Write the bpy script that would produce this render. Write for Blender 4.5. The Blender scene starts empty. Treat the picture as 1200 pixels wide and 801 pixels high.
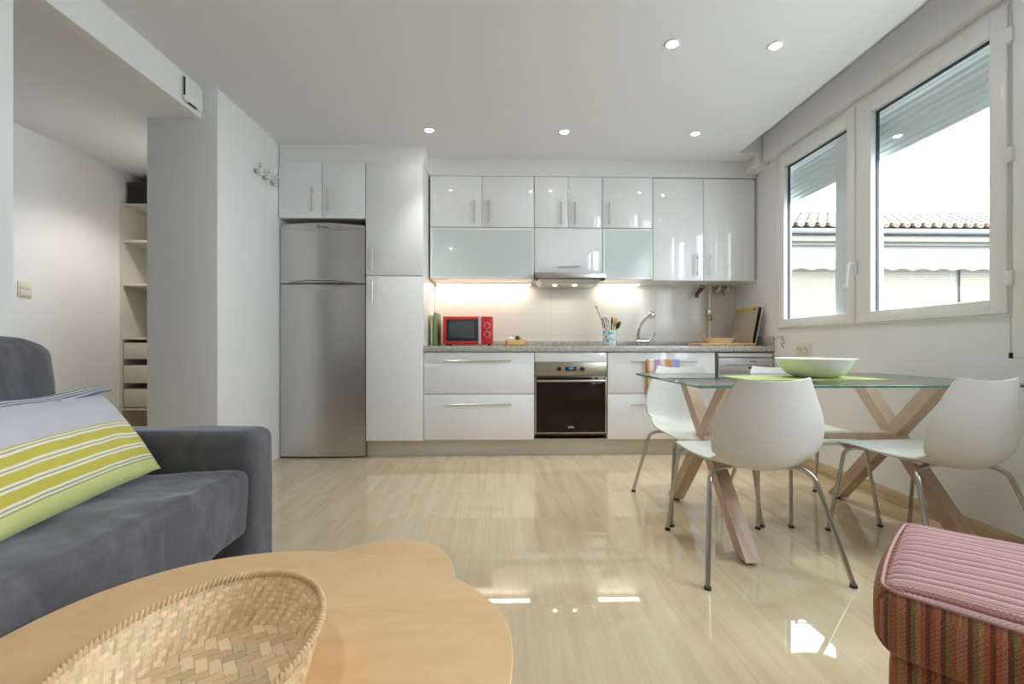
import bpy, bmesh, math, random
from mathutils import Vector, Matrix, noise
random.seed(7)
PI = math.pi
C = bpy.context.scene.collection
sc = bpy.context.scene

# ------------------------------------------------------------------ camera, world, light, exposure
cam_d = bpy.data.cameras.new('camera'); cam = bpy.data.objects.new('camera', cam_d); C.objects.link(cam)
cam.location = (0, 0, 0.90)
cam.rotation_euler = (PI/2, 0, -math.radians(1.4))
cam_d.sensor_width = 36; cam_d.sensor_fit = 'HORIZONTAL'
cam_d.lens = 36*530/1200
cam_d.shift_y = 4.5/1200
cam_d.clip_start = 0.02
sc.camera = cam
sc.view_settings.view_transform = 'Standard'; sc.view_settings.look = 'None'
sc.view_settings.gamma = 1; sc.view_settings.use_curve_mapping = False
EXPOSURE = 0.90
sc.view_settings.exposure = EXPOSURE
w = bpy.data.worlds.new('sky'); sc.world = w; w.use_nodes = True
bg = w.node_tree.nodes['Background']; bg.inputs[0].default_value = (0.84, 0.93, 1.0, 1); bg.inputs[1].default_value = 5.2
sc.cycles.max_bounces = 10; sc.cycles.diffuse_bounces = 6; sc.cycles.glossy_bounces = 5
sc.cycles.transparent_max_bounces = 12; sc.cycles.transmission_bounces = 6
sc.cycles.caustics_reflective = False; sc.cycles.caustics_refractive = False
sc.cycles.sample_clamp_indirect = 20
def area(name, loc, rot, sx, sy, power, col, portal=False, spread=None):
    l = bpy.data.lights.new(name, 'AREA'); l.shape = 'RECTANGLE'; l.size = sx; l.size_y = sy; l.energy = power; l.color = col
    if spread: l.spread = spread
    o = bpy.data.objects.new(name, l); C.objects.link(o); o.location = loc; o.rotation_euler = rot
    if portal: l.cycles.is_portal = True
    return o
# sky enters by the right wall windows; an added area lamp tops up daylight
area('daylight_fill', (2.40, 0.95, 1.72), (0, PI/2, 0), 1.3, 1.4, 14, (0.90, 0.95, 1.0))
area('portal_window', (2.42, 2.78, 1.72), (0, PI/2, 0), 1.4, 1.7, 1, (1, 1, 1), True)

# ------------------------------------------------------------------ material helpers
MATS = {}
def mat(name, col, rough=0.5, metal=0.0, **k):
    m = bpy.data.materials.new(name); m.use_nodes = True; b = m.node_tree.nodes['Principled BSDF']
    b.inputs['Base Color'].default_value = (*col, 1); b.inputs['Roughness'].default_value = rough; b.inputs['Metallic'].default_value = metal
    for kk, v in k.items():
        n = {'spec': 'Specular IOR Level', 'coat': 'Coat Weight', 'sheen': 'Sheen Weight', 'sheenr': 'Sheen Roughness', 'emis': 'Emission Strength', 'alpha': 'Alpha', 'trans': 'Transmission Weight', 'ior': 'IOR', 'coatr': 'Coat Roughness', 'aniso': 'Anisotropic'}.get(kk, kk)
        if kk == 'emiscol': b.inputs['Emission Color'].default_value = (*v, 1)
        else: b.inputs[n].default_value = v
    MATS[name] = m
    return m
def N(m, t, **k):
    n = m.node_tree.nodes.new(t)
    for kk, v in k.items(): setattr(n, kk, v)
    return n
def L(m, a, b): m.node_tree.links.new(a, b)
def bsdf(m): return m.node_tree.nodes['Principled BSDF']
def coords(m, kind='Object', scale=(1,1,1), rot=(0,0,0), loc=(0,0,0)):
    tc = N(m, 'ShaderNodeTexCoord'); mp = N(m, 'ShaderNodeMapping')
    mp.inputs['Scale'].default_value = scale; mp.inputs['Rotation'].default_value = rot; mp.inputs['Location'].default_value = loc
    L(m, tc.outputs[kind], mp.inputs[0]); return mp.outputs[0]
def ntex(m, vec, scale, detail=4, rough=0.5, dist=0.0):
    n = N(m, 'ShaderNodeTexNoise'); n.inputs['Scale'].default_value = scale; n.inputs['Detail'].default_value = detail
    n.inputs['Roughness'].default_value = rough; n.inputs['Distortion'].default_value = dist; L(m, vec, n.inputs['Vector']); return n.outputs['Fac']
def ramp(m, fac, stops, interp='LINEAR'):
    r = N(m, 'ShaderNodeValToRGB'); r.color_ramp.interpolation = interp; e = r.color_ramp.elements
    while len(e) > 1: e.remove(e[-1])
    e[0].position = stops[0][0]; e[0].color = (*stops[0][1], 1)
    for p, c in stops[1:]:
        x = e.new(p); x.color = (*c, 1)
    L(m, fac, r.inputs[0]); return r.outputs[0]
def bump(m, h, strength, dist):
    b = N(m, 'ShaderNodeBump'); b.inputs['Strength'].default_value = strength; b.inputs['Distance'].default_value = dist
    L(m, h, b.inputs['Height']); L(m, b.outputs[0], bsdf(m).inputs['Normal'])
def mixc(m, fac, a, b, mode='MIX'):
    x = N(m, 'ShaderNodeMix', data_type='RGBA', blend_type=mode)
    for v, i in ((fac, 0), (a, 6), (b, 7)):
        if isinstance(v, (int, float)): x.inputs[i].default_value = v
        elif isinstance(v, tuple): x.inputs[i].default_value = (*v, 1)
        else: L(m, v, x.inputs[i])
    return x.outputs[2]
def math_n(m, op, a, b=0.0):
    x = N(m, 'ShaderNodeMath', operation=op)
    for i, v in enumerate((a, b)):
        if isinstance(v, (int, float)): x.inputs[i].default_value = v
        else: L(m, v, x.inputs[i])
    return x.outputs[0]

M_wall = mat('white_wall_paint', (0.82, 0.82, 0.815), 0.6); bump(M_wall, ntex(M_wall, coords(M_wall), 60, 6), 0.08, 0.002)
M_ceil = mat('ceiling_paint', (0.79, 0.80, 0.805), 0.8)
M_gloss = mat('gloss_white_lacquer', (0.86, 0.87, 0.89), 0.025)
M_carc = mat('white_melamine', (0.72, 0.71, 0.69), 0.4)
M_ward = mat('cream_melamine', (0.66, 0.63, 0.55), 0.45)
M_edge = mat('dark_gap', (0.05, 0.05, 0.05), 0.8)
M_steel = mat('brushed_steel', (0.56, 0.54, 0.51), 0.32, 1.0)
v = coords(M_steel, scale=(2, 2, 180)); nn = ntex(M_steel, v, 6, 4); bump(M_steel, nn, 0.05, 0.001)
M_fridge = mat('fridge_steel', (0.60, 0.585, 0.565), 0.30, 0.95)
v = coords(M_fridge, scale=(220, 2, 2)); bump(M_fridge, ntex(M_fridge, v, 6, 3), 0.04, 0.001)
M_handle = mat('satin_nickel', (0.62, 0.60, 0.56), 0.28, 1.0)
M_chrome = mat('chrome', (0.70, 0.69, 0.67), 0.10, 1.0)
M_leg = mat('satin_chrome', (0.50, 0.48, 0.45), 0.22, 1.0)
M_black = mat('black_plastic', (0.02, 0.02, 0.022), 0.35)
M_blackglass = mat('dark_oven_glass', (0.020, 0.012, 0.008), 0.03, spec=0.22)
M_plinth = mat('plinth_metal', (0.62, 0.58, 0.51), 0.38, 0.2)
M_pvc = mat('white_pvc', (0.86, 0.855, 0.83), 0.22)
M_gasket = mat('dark_gasket', (0.035, 0.05, 0.075), 0.4)
M_shut = mat('shutter_slat', (0.86, 0.90, 0.91), 0.5)
M_chair = mat('white_polypropylene', (0.74, 0.725, 0.69), 0.30)
M_red = mat('red_enamel', (0.60, 0.028, 0.028), 0.18, coat=0.4)
M_silver = mat('silver_plastic', (0.62, 0.62, 0.64), 0.3, 0.4)
M_screen = mat('dark_glass', (0.075, 0.08, 0.088), 0.05, coat=0.5)
M_bowl = mat('white_ceramic', (0.82, 0.83, 0.80), 0.15, coat=0.3)
M_cream = mat('cream_glaze', (0.78, 0.70, 0.55), 0.25)
M_ivory = mat('ivory_plastic', (0.74, 0.70, 0.58), 0.35)
M_wplas = mat('white_plastic', (0.78, 0.79, 0.78), 0.3)
M_brass = mat('brass', (0.55, 0.40, 0.18), 0.25, 1.0)
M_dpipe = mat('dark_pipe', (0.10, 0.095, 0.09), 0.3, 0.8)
M_warmled = mat('led_diffuser', (1, 0.9, 0.7), 0.5, emis=4.0, emiscol=(1.0, 0.93, 0.78))
M_spotled = mat('spot_lamp', (1, 1, 1), 0.5, emis=55.0, emiscol=(1.0, 0.96, 0.88))
M_hoodled = mat('hood_lamp', (1, 1, 1), 0.5, emis=5.0, emiscol=(1.0, 0.95, 0.62))
M_blue = mat('lit_display', (0.02, 0.05, 0.1), 0.2, emis=0.25, emiscol=(0.2, 0.45, 0.9))
M_green = mat('green_card', (0.20, 0.30, 0.16), 0.6)
M_kraft = mat('kraft_card', (0.55, 0.50, 0.33), 0.6)
M_lime = mat('lime_felt', (0.40, 0.48, 0.17), 0.7)
M_darkbox = mat('black_fabric_box', (0.022, 0.02, 0.024), 0.6)
M_white_ink = mat('pale_print', (0.75, 0.75, 0.75), 0.4)
M_grey_ink = mat('grey_print', (0.09, 0.08, 0.075), 0.4)
M_dkwood = mat('dark_brown', (0.10, 0.035, 0.02), 0.5)
M_tealg = mat('glass_edge', (0.015, 0.16, 0.13), 0.08, coat=0.5, alpha=0.85)

# clear architectural glass: fresnel mirror over transparency
def arch_glass(name, tint, ior=1.5):
    m = bpy.data.materials.new(name); m.use_nodes = True; nt = m.node_tree; nt.nodes.remove(nt.nodes['Principled BSDF'])
    out = nt.nodes['Material Output']; t = N(m, 'ShaderNodeBsdfTransparent'); g = N(m, 'ShaderNodeBsdfGlossy'); lw = N(m, 'ShaderNodeLayerWeight'); lw.inputs[0].default_value = 0.5; fr = N(m, 'ShaderNodeMath', operation='MULTIPLY_ADD'); p5 = N(m, 'ShaderNodeMath', operation='POWER'); mx = N(m, 'ShaderNodeMixShader')
    t.inputs[0].default_value = (*tint, 1); g.inputs['Roughness'].default_value = 0.0; L(m, lw.outputs['Facing'], p5.inputs[0]); p5.inputs[1].default_value = 5.0; L(m, p5.outputs[0], fr.inputs[0]); fr.inputs[1].default_value = 0.90; fr.inputs[2].default_value = 0.03
    L(m, fr.outputs[0], mx.inputs[0]); L(m, t.outputs[0], mx.inputs[1]); L(m, g.outputs[0], mx.inputs[2]); L(m, mx.outputs[0], out.inputs[0])
    return m
M_glass = arch_glass('window_glass', (0.95, 0.975, 0.985))
M_tglass = arch_glass('table_glass', (0.93, 0.98, 0.96))

M_frost = mat('frosted_glass', (0.66, 0.74, 0.735), 0.12, coat=0.5)

# polished travertine floor
M_floor = mat('polished_travertine', (0.7, 0.6, 0.45), 0.022, spec=0.8)
m = M_floor
br = N(m, 'ShaderNodeTexBrick'); vb = coords(m, loc=(0.20, 0.03, 0))
br.inputs['Scale'].default_value = 1.0; br.inputs['Brick Width'].default_value = 0.60; br.inputs['Row Height'].default_value = 0.40
br.inputs['Mortar Size'].default_value = 0.0014; br.inputs['Mortar Smooth'].default_value = 0.2; br.offset = 0.0
br.inputs['Color1'].default_value = (0, 0, 0, 1); br.inputs['Color2'].default_value = (1, 1, 1, 1); br.inputs['Mortar'].default_value = (0.5, 0.5, 0.5, 1)
L(m, vb, br.inputs['Vector'])
# every tile shifts the vein pattern
sep = N(m, 'ShaderNodeSeparateColor'); L(m, br.outputs['Color'], sep.inputs[0])
off = N(m, 'ShaderNodeCombineXYZ'); L(m, math_n(m, 'MULTIPLY', sep.outputs[0], 0.9), off.inputs[0]); L(m, math_n(m, 'MULTIPLY', sep.outputs[0], 0.5), off.inputs[1])
def veins(sx, sy, scale, detail, dist):
    vv = coords(m, scale=(sx, sy, 1)); ad = N(m, 'ShaderNodeVectorMath', operation='ADD'); L(m, vv, ad.inputs[0]); L(m, off.outputs[0], ad.inputs[1])
    return ntex(m, ad.outputs[0], scale, detail, 0.6, dist)
v1 = veins(6.0, 0.30, 2.0, 8, 0.9); v2 = veins(42.0, 0.55, 2.0, 6, 0.8); v3 = veins(1.6, 0.5, 1.5, 4, 0.5)
c1 = ramp(m, v1, [(0.28, (0.42, 0.275, 0.13)), (0.42, (0.57, 0.42, 0.24)), (0.55, (0.68, 0.54, 0.36)), (0.70, (0.74, 0.63, 0.465))])
c2 = ramp(m, v2, [(0.30, (0.50, 0.36, 0.20)), (0.50, (0.66, 0.53, 0.35)), (0.7, (0.75, 0.65, 0.49))])
c3 = mixc(m, 0.38, c1, c2)
c4 = mixc(m, math_n(m, 'MULTIPLY', v3, 0.35), c3, (0.75, 0.66, 0.51))
c5 = mixc(m, math_n(m, 'MULTIPLY', br.outputs['Fac'], 0.45), c4, (0.50, 0.40, 0.27))
L(m, mixc(m, 0.28, c5, (0.69, 0.565, 0.39)), bsdf(m).inputs['Base Color'])
M_marble = mat('cream_marble', (0.60, 0.47, 0.29), 0.12); L(M_marble, ramp(M_marble, ntex(M_marble, coords(M_marble, scale=(1, .8, 9)), 4, 5), [(0.3, (0.48, 0.35, 0.20)), (0.7, (0.66, 0.53, 0.35))]), bsdf(M_marble).inputs['Base Color'])

# speckled granite
M_gran = mat('grey_granite', (0.4, 0.38, 0.35), 0.15)
m = M_gran; vo = N(m, 'ShaderNodeTexVoronoi'); vo.inputs['Scale'].default_value = 290; L(m, coords(m), vo.inputs['Vector'])
sp = N(m, 'ShaderNodeSeparateColor'); L(m, vo.outputs['Color'], sp.inputs[0])
L(m, ramp(m, sp.outputs[0], [(0, (0.16, 0.15, 0.14)), (0.12, (0.42, 0.40, 0.375)), (0.42, (0.56, 0.54, 0.51)), (0.70, (0.66, 0.65, 0.63)), (0.92, (0.38, 0.32, 0.27))], 'CONSTANT'), bsdf(m).inputs['Base Color'])

# wall tiles of the splashback
M_tile = mat('cream_wall_tile', (0.66, 0.62, 0.55), 0.12)
m = M_tile; br = N(m, 'ShaderNodeTexBrick'); mpv = coords(m, rot=(PI/2, 0, 0), loc=(0.03, 0, 0.0)); L(m, mpv, br.inputs['Vector']); br.offset = 0
br.inputs['Scale'].default_value = 1; br.inputs['Brick Width'].default_value = 0.50; br.inputs['Row Height'].default_value = 0.20
br.inputs['Mortar Size'].default_value = 0.0018; br.inputs['Color1'].default_value = (0.80, 0.775, 0.73, 1); br.inputs['Color2'].default_value = (0.79, 0.765, 0.72, 1); br.inputs['Mortar'].default_value = (0.66, 0.635, 0.59, 1)
L(m, br.outputs['Color'], bsdf(m).inputs['Base Color'])

def wood(name, dark, light, scale=(1, 1, 1), rough=0.35, s=3.0, dist=1.2):
    m = mat(name, light, rough); n1 = ntex(m, coords(m, scale=scale), s, 5, 0.55, dist); n2 = ntex(m, coords(m, scale=tuple(q*3.5 for q in scale)), s*2, 4, 0.6, 0.3)
    a = ramp(m, n1, [(0.3, dark), (0.47, tuple((p+q*2)/3 for p, q in zip(dark, light))), (0.6, light)])
    L(m, mixc(m, 0.35, a, ramp(m, n2, [(0.3, dark), (0.65, light)])), bsdf(m).inputs['Base Color']); return m
M_ply = wood('birch_ply', (0.68, 0.42, 0.20), (0.77, 0.525, 0.285), (1.6, 4.0, 1), 0.36, 1.5, 2.6)
M_plyedge = mat('pale_table_edge', (0.80, 0.74, 0.66), 0.4)
M_oak = wood('pinkish_oak', (0.45, 0.29, 0.20), (0.62, 0.44, 0.33), (9, 2, 1.6), 0.42, 2.5, 0.6)
M_boxwood = wood('light_pine', (0.62, 0.34, 0.12), (0.78, 0.50, 0.22), (2, 2, 14), 0.45)
M_board = wood('chopping_board_wood', (0.50, 0.27, 0.10), (0.68, 0.42, 0.18), (3, 14, 3), 0.5)

M_sofa = mat('grey_velvet', (0.125, 0.118, 0.128), 0.85, sheen=0.55, sheenr=0.35)
m = M_sofa
bsdf(m).inputs['Sheen Tint'].default_value = (0.70, 0.72, 0.82, 1)
nv = ntex(m, coords(m, scale=(1, 2.4, 1)), 6, 6, 0.65, 1.2); L(m, ramp(m, nv, [(0.22, (0.075, 0.072, 0.080)), (0.5, (0.110, 0.105, 0.117)), (0.78, (0.165, 0.158, 0.176))]), bsdf(m).inputs['Base Color'])
bump(m, ntex(m, coords(m), 500, 2), 0.25, 0.0008)

def fabric_bump(m, s=700, st=0.3, d=0.0008): bump(m, ntex(m, coords(m, 'UV'), s, 2), st, d)

# striped cushion: stripes follow the UV v coordinate (0 bottom .. 1 top)
M_cush = mat('striped_cotton', (0.6, 0.6, 0.3), 0.85, sheen=0.2)
m = M_cush; su = N(m, 'ShaderNodeSeparateXYZ'); L(m, coords(m, 'UV'), su.inputs[0])
DG, LG = (0.15, 0.17, 0.22), (0.66, 0.68, 0.74)
LI, YE, WH, GR = (0.66, 0.68, 0.25), (0.58, 0.50, 0.075), (0.82, 0.80, 0.70), (0.56, 0.55, 0.60)
OL = (0.42, 0.40, 0.16)
st = [(0.0, LI), (0.100, OL), (0.110, WH), (0.125, OL), (0.135, WH), (0.150, YE),
      (0.220, WH), (0.235, OL), (0.247, WH), (0.263, YE), (0.335, WH), (0.350, OL), (0.363, WH), (0.379, YE), (0.457, WH), (0.473, OL), (0.485, WH), (0.497, YE), (0.510, GR)]
L(m, ramp(m, su.outputs[1], st, 'CONSTANT'), bsdf(m).inputs['Base Color'])
fabric_bump(m)
# ribbed ottoman fabric
def rib(name, cols, freq, axis):
    m = mat(name, cols[0], 0.9, sheen=0.08); s = N(m, 'ShaderNodeSeparateXYZ'); L(m, coords(m, 'Object'), s.inputs[0])
    f = math_n(m, 'FRACT', math_n(m, 'MULTIPLY', s.outputs[axis], freq))
    n = len(cols); base = ramp(m, f, [(i/n, c) for i, c in enumerate(cols)], 'CONSTANT')
    vox = N(m, 'ShaderNodeTexChecker'); vox.inputs['Scale'].default_value = 260; L(m, coords(m, 'Object'), vox.inputs[0]) ; vox.inputs[1].default_value = (0.75, 0.75, 0.75, 1); vox.inputs[2].default_value = (1.1, 1.1, 1.1, 1)
    L(m, mixc(m, 1.0, base, vox.outputs[0], 'MULTIPLY'), bsdf(m).inputs['Base Color'])
    h = math_n(m, 'SINE', math_n(m, 'MULTIPLY', s.outputs[axis], freq*n*PI)); h2 = math_n(m, 'ABSOLUTE', h)
    bump(m, math_n(m, 'ADD', h2, math_n(m, 'MULTIPLY', ntex(m, coords(m), 300, 2), 0.8)), 0.55, 0.003); return m
RU, OLV, BR, PK, SA = (0.44, 0.125, 0.06), (0.27, 0.17, 0.07), (0.20, 0.06, 0.035), (0.46, 0.19, 0.11), (0.42, 0.23, 0.11)
M_ribs = rib('rust_ribbed_side', [RU, PK, BR, OLV, RU, SA, PK, BR, OLV, SA, RU, BR], 13.0, 0)
M_ribs_y = rib('rust_ribbed_end', [RU, PK, BR, OLV, RU, SA, PK, BR, OLV, SA, RU, BR], 13.0, 1)
P1, P2, P3, P4 = (0.46, 0.24, 0.235), (0.58, 0.40, 0.40), (0.34, 0.13, 0.135), (0.50, 0.28, 0.25)
M_ribt = rib('pink_ribbed_top', [P1, P2, P3, P1, P4, P1, P2, P3], 15.0, 1)
M_pipe = mat('pink_piping', (0.50, 0.28, 0.27), 0.9)

M_weave = mat('woven_bamboo', (0.6, 0.42, 0.22), 0.5)
m = M_weave; at = N(m, 'ShaderNodeAttribute', attribute_name='Col'); L(m, at.outputs['Color'], bsdf(m).inputs['Base Color'])
M_crock = mat('mosaic_glaze', (0.8, 0.8, 0.75), 0.2)
m = M_crock; vo = N(m, 'ShaderNodeTexVoronoi'); vo.inputs['Scale'].default_value = 55; L(m, coords(m), vo.inputs['Vector']); sp = N(m, 'ShaderNodeSeparateColor'); L(m, vo.outputs['Color'], sp.inputs[0])
L(m, ramp(m, sp.outputs[0], [(0, (0.16, 0.42, 0.60)), (.2, (0.72, 0.74, 0.70)), (.5, (0.38, 0.64, 0.72)), (.66, (0.78, 0.76, 0.62)), (.88, (0.25, 0.5, 0.52))], 'CONSTANT'), bsdf(m).inputs['Base Color'])
M_straw = mat('woven_rush', (0.5, 0.4, 0.28), 0.8)
m = M_straw; wv = N(m, 'ShaderNodeTexChecker'); wv.inputs['Scale'].default_value = 130; L(m, coords(m), wv.inputs[0]); wv.inputs[1].default_value = (0.30, 0.25, 0.185, 1); wv.inputs[2].default_value = (0.50, 0.43, 0.34, 1); L(m, wv.outputs[0], bsdf(m).inputs['Base Color'])
M_tile_roof = mat('clay_roof_tile', (0.6, 0.4, 0.3), 0.8)
m = M_tile_roof; L(m, ramp(m, ntex(m, coords(m, scale=(3, .5, 1)), 2.0, 5), [(0.3, (0.17, 0.11, 0.075)), (0.5, (0.24, 0.18, 0.14)), (0.7, (0.27, 0.23, 0.19))]), bsdf(m).inputs['Base Color'])
M_fac = mat('white_render', (0.27, 0.255, 0.225), 0.9)
M_awn = mat('white_awning_cloth', (0.28, 0.268, 0.245), 0.8)
M_cornice = mat('cream_cornice', (0.20, 0.185, 0.15), 0.8)
M_gutter = mat('grey_gutter', (0.16, 0.165, 0.175), 0.5, 0.1)
M_bshut = mat('beige_roller_shutter', (0.21, 0.185, 0.14), 0.6)
M_ground = mat('street_paving', (0.45, 0.44, 0.42), 0.9)

# ------------------------------------------------------------------ geometry helpers
def bx(bm, x0, x1, y0, y1, z0, z1, bev=0.0, seg=2):
    r = bmesh.ops.create_cube(bm, size=1.0); vs = r['verts']
    for q in vs:
        q.co = Vector(((x0+x1)/2+q.co.x*(x1-x0), (y0+y1)/2+q.co.y*(y1-y0), (z0+z1)/2+q.co.z*(z1-z0)))
    if bev > 0:
        es = list({e for q in vs for e in q.link_edges})
        bmesh.ops.bevel(bm, geom=es, offset=bev, segments=seg, profile=0.5, affect='EDGES', clamp_overlap=True)
    return bm
def BM(): return bmesh.new()
def box(*a, **k): return bx(BM(), *a, **k)
def tube(bm, pts, r, seg=12, caps=True, cyclic=False):
    pts = [Vector(p) for p in pts]; n = len(pts); rings = []; rr = r if isinstance(r, (list, tuple)) else [r]*n
    def tan(i):
        if cyclic: return (pts[(i+1) % n]-pts[i-1]).normalized()
        return (pts[min(i+1, n-1)]-pts[max(i-1, 0)]).normalized()
    t = tan(0); up = Vector((0, 0, 1)) if abs(t.z) < 0.9 else Vector((1, 0, 0)); nn_ = (up-t*up.dot(t)).normalized()
    for i in range(n):
        t = tan(i); nn_ = (nn_-t*nn_.dot(t)).normalized(); b = t.cross(nn_)
        rings.append([bm.verts.new(pts[i]+(nn_*math.cos(2*PI*k/seg)+b*math.sin(2*PI*k/seg))*rr[i]) for k in range(seg)])
    for i in range(n if cyclic else n-1):
        a, b = rings[i], rings[(i+1) % n]
        for k in range(seg): bm.faces.new((a[k], a[(k+1) % seg], b[(k+1) % seg], b[k]))
    if caps and not cyclic: bm.faces.new(rings[0][::-1]); bm.faces.new(rings[-1])
    return bm
def smooth_path(pts, rad, n=6):
    """round the inner corners of a polyline"""
    pts = [Vector(p) for p in pts]; out = [pts[0]]
    for i in range(1, len(pts)-1):
        a, b, c = pts[i-1], pts[i], pts[i+1]; r = min(rad, (a-b).length*0.48, (c-b).length*0.48)
        p, q = b+(a-b).normalized()*r, b+(c-b).normalized()*r
        for k in range(n+1):
            t = k/n; out.append(p*(1-t)**2+b*2*t*(1-t)+q*t*t)
    return out+[pts[-1]]
def lathe(bm, prof, seg=40, loc=(0, 0, 0), sx=1.0, sy=1.0):
    rings = []
    for r, z in prof:
        if r < 1e-6: rings.append([bm.verts.new((loc[0], loc[1], loc[2]+z))])
        else: rings.append([bm.verts.new((loc[0]+r*sx*math.cos(2*PI*k/seg), loc[1]+r*sy*math.sin(2*PI*k/seg), loc[2]+z)) for k in range(seg)])
    for a, b in zip(rings, rings[1:]):
        for k in range(seg):
            k2 = (k+1) % seg
            if len(a) == 1 and len(b) == 1: continue
            if len(a) == 1: bm.faces.new((a[0], b[k2], b[k]))
            elif len(b) == 1: bm.faces.new((a[k], a[k2], b[0]))
            else: bm.faces.new((a[k], a[k2], b[k2], b[k]))
    return bm
def catmull(pts, n=10, closed=True):
    out = []; m_ = len(pts); P_ = [Vector(p) for p in pts]
    for i in range(m_ if closed else m_-1):
        p0 = P_[(i-1) % m_] if closed else P_[max(i-1, 0)]; p1 = P_[i]; p2 = P_[(i+1) % m_] if closed else P_[i+1]; p3 = P_[(i+2) % m_] if closed else P_[min(i+2, m_-1)]
        for k in range(n):
            t = k/n; out.append(0.5*((2*p1)+(p2-p0)*t+(2*p0-5*p1+4*p2-p3)*t*t+(3*p1-p0-3*p2+p3)*t**3))
    if not closed: out.append(P_[-1])
    return out
def prism(bm, outline, z0, z1, inset=0.0):
    c = sum((Vector((p[0], p[1])) for p in outline), Vector((0, 0)))/len(outline)
    def ring(z, s): return [bm.verts.new((c.x+(p[0]-c.x)*s, c.y+(p[1]-c.y)*s, z)) for p in outline]
    e = 1-inset; a = ring(z0, e*0.995); b = ring(z0+0.001, e); d = ring(z1-0.0015, 1.0); f = ring(z1, 0.996); n = len(outline)
    for p, q in ((a, b), (b, d), (d, f)):
        for i in range(n): bm.faces.new((p[i], p[(i+1) % n], q[(i+1) % n], q[i]))
    bm.faces.new(a[::-1]); bm.faces.new(f); return bm
def beam(bm, a, b, w_, up=(1, 0, 0), flat_ends=True):
    """square section bar from a to b; ends cut level"""
    a, b = Vector(a), Vector(b); t = (b-a).normalized(); s = Vector(up).normalized(); n_ = t.cross(s).normalized(); h = w_/2
    vs = []
    for p in (a, b):
        for i, j in ((-1, -1), (1, -1), (1, 1), (-1, 1)):
            q = p+s*h*i+n_*h*j
            if flat_ends and abs(t.z) > 0.2: q = q+t*((p.z-q.z)/t.z)
            vs.append(bm.verts.new(q))
    F = [(0, 3, 2, 1), (4, 5, 6, 7), (0, 1, 5, 4), (1, 2, 6, 5), (2, 3, 7, 6), (3, 0, 4, 7)]
    for f_ in F: bm.faces.new([vs[i] for i in f_])
    return bm
def soft_box(x0, x1, y0, y1, z0, z1, r, puff=(0.02, 0.02, 0.03), N_=26, disp=None):
    bm = BM(); r_ = bmesh.ops.create_cube(bm, size=2.0); bmesh.ops.subdivide_edges(bm, edges=bm.edges[:], cuts=N_, use_grid_fill=True)
    hx, hy, hz = (x1-x0)/2, (y1-y0)/2, (z1-z0)/2; c = Vector(((x0+x1)/2, (y0+y1)/2, (z0+z1)/2))
    for q in bm.verts:
        u = q.co.copy(); h = Vector((hx, hy, hz))
        # remap so more vertices sit near the edges
        u = Vector([math.copysign(abs(a)**0.8, a) for a in u])
        p = Vector((u.x*hx, u.y*hy, u.z*hz)); inner = Vector([max(-(h[i]-r), min(h[i]-r, p[i])) for i in range(3)]); d = p-inner
        if d.length > 1e-9: p = inner+d.normalized()*r
        pu = Vector(puff); p += Vector((math.copysign(1, u.x)*pu.x*(abs(u.x) > .98)*(1-u.y**2)*(1-u.z**2), math.copysign(1, u.y)*pu.y*(abs(u.y) > .98)*(1-u.x**2)*(1-u.z**2), math.copysign(1, u.z)*pu.z*(abs(u.z) > .98)*(1-u.x**2)*(1-u.y**2)))
        p += c
        if disp: p = disp(p, u)
        q.co = p
    bm.normal_update(); return bm
def obj(name, bm, material, parent=None, smooth=True, angle=40, mats=None):
    me = bpy.data.meshes.new(name); bmesh.ops.recalc_face_normals(bm, faces=bm.faces[:]); bm.to_mesh(me); bm.free()
    for mm in (mats or [material]): me.materials.append(mm)
    if smooth:
        me.shade_smooth(); me.set_sharp_from_angle(angle=math.radians(angle))
    o = bpy.data.objects.new(name, me); C.objects.link(o)
    if parent: o.parent = parent
    return o
def tag(o, label, cat, group=None):
    o['label'] = label; o['category'] = cat
    if group: o['group'] = group
    return o
def thing(name, label, cat, loc=(0, 0, 0), rz=0, group=None):
    o = bpy.data.objects.new(name, None); o.empty_display_size = 0.1; C.objects.link(o); o.location = loc; o.rotation_euler = (0, 0, rz); return tag(o, label, cat, group)
def struct(name, bm, m_, parent=None, **k):
    o = obj(name, bm, m_, parent, **k)
    if not parent: o['kind'] = 'structure'
    return o
def copy_tree(o, parent=None):
    c = o.copy(); C.objects.link(c)
    if parent: c.parent = parent
    for ch in list(o.children): copy_tree(ch, c)
    return c
def text_obj(name, body, size, material, parent, loc, rot, depth=0.0006):
    cu = bpy.data.curves.new(name, 'FONT'); cu.body = body; cu.size = size; cu.extrude = depth; cu.align_x = 'CENTER'; cu.align_y = 'CENTER'
    t = bpy.data.objects.new(name, cu); C.objects.link(t); dg = bpy.context.evaluated_depsgraph_get(); me = bpy.data.meshes.new_from_object(t.evaluated_get(dg))
    bpy.data.objects.remove(t); me.materials.clear(); me.materials.append(material)
    o = bpy.data.objects.new(name, me); C.objects.link(o); o.parent = parent; o.location = loc; o.rotation_euler = rot; return o

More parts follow.
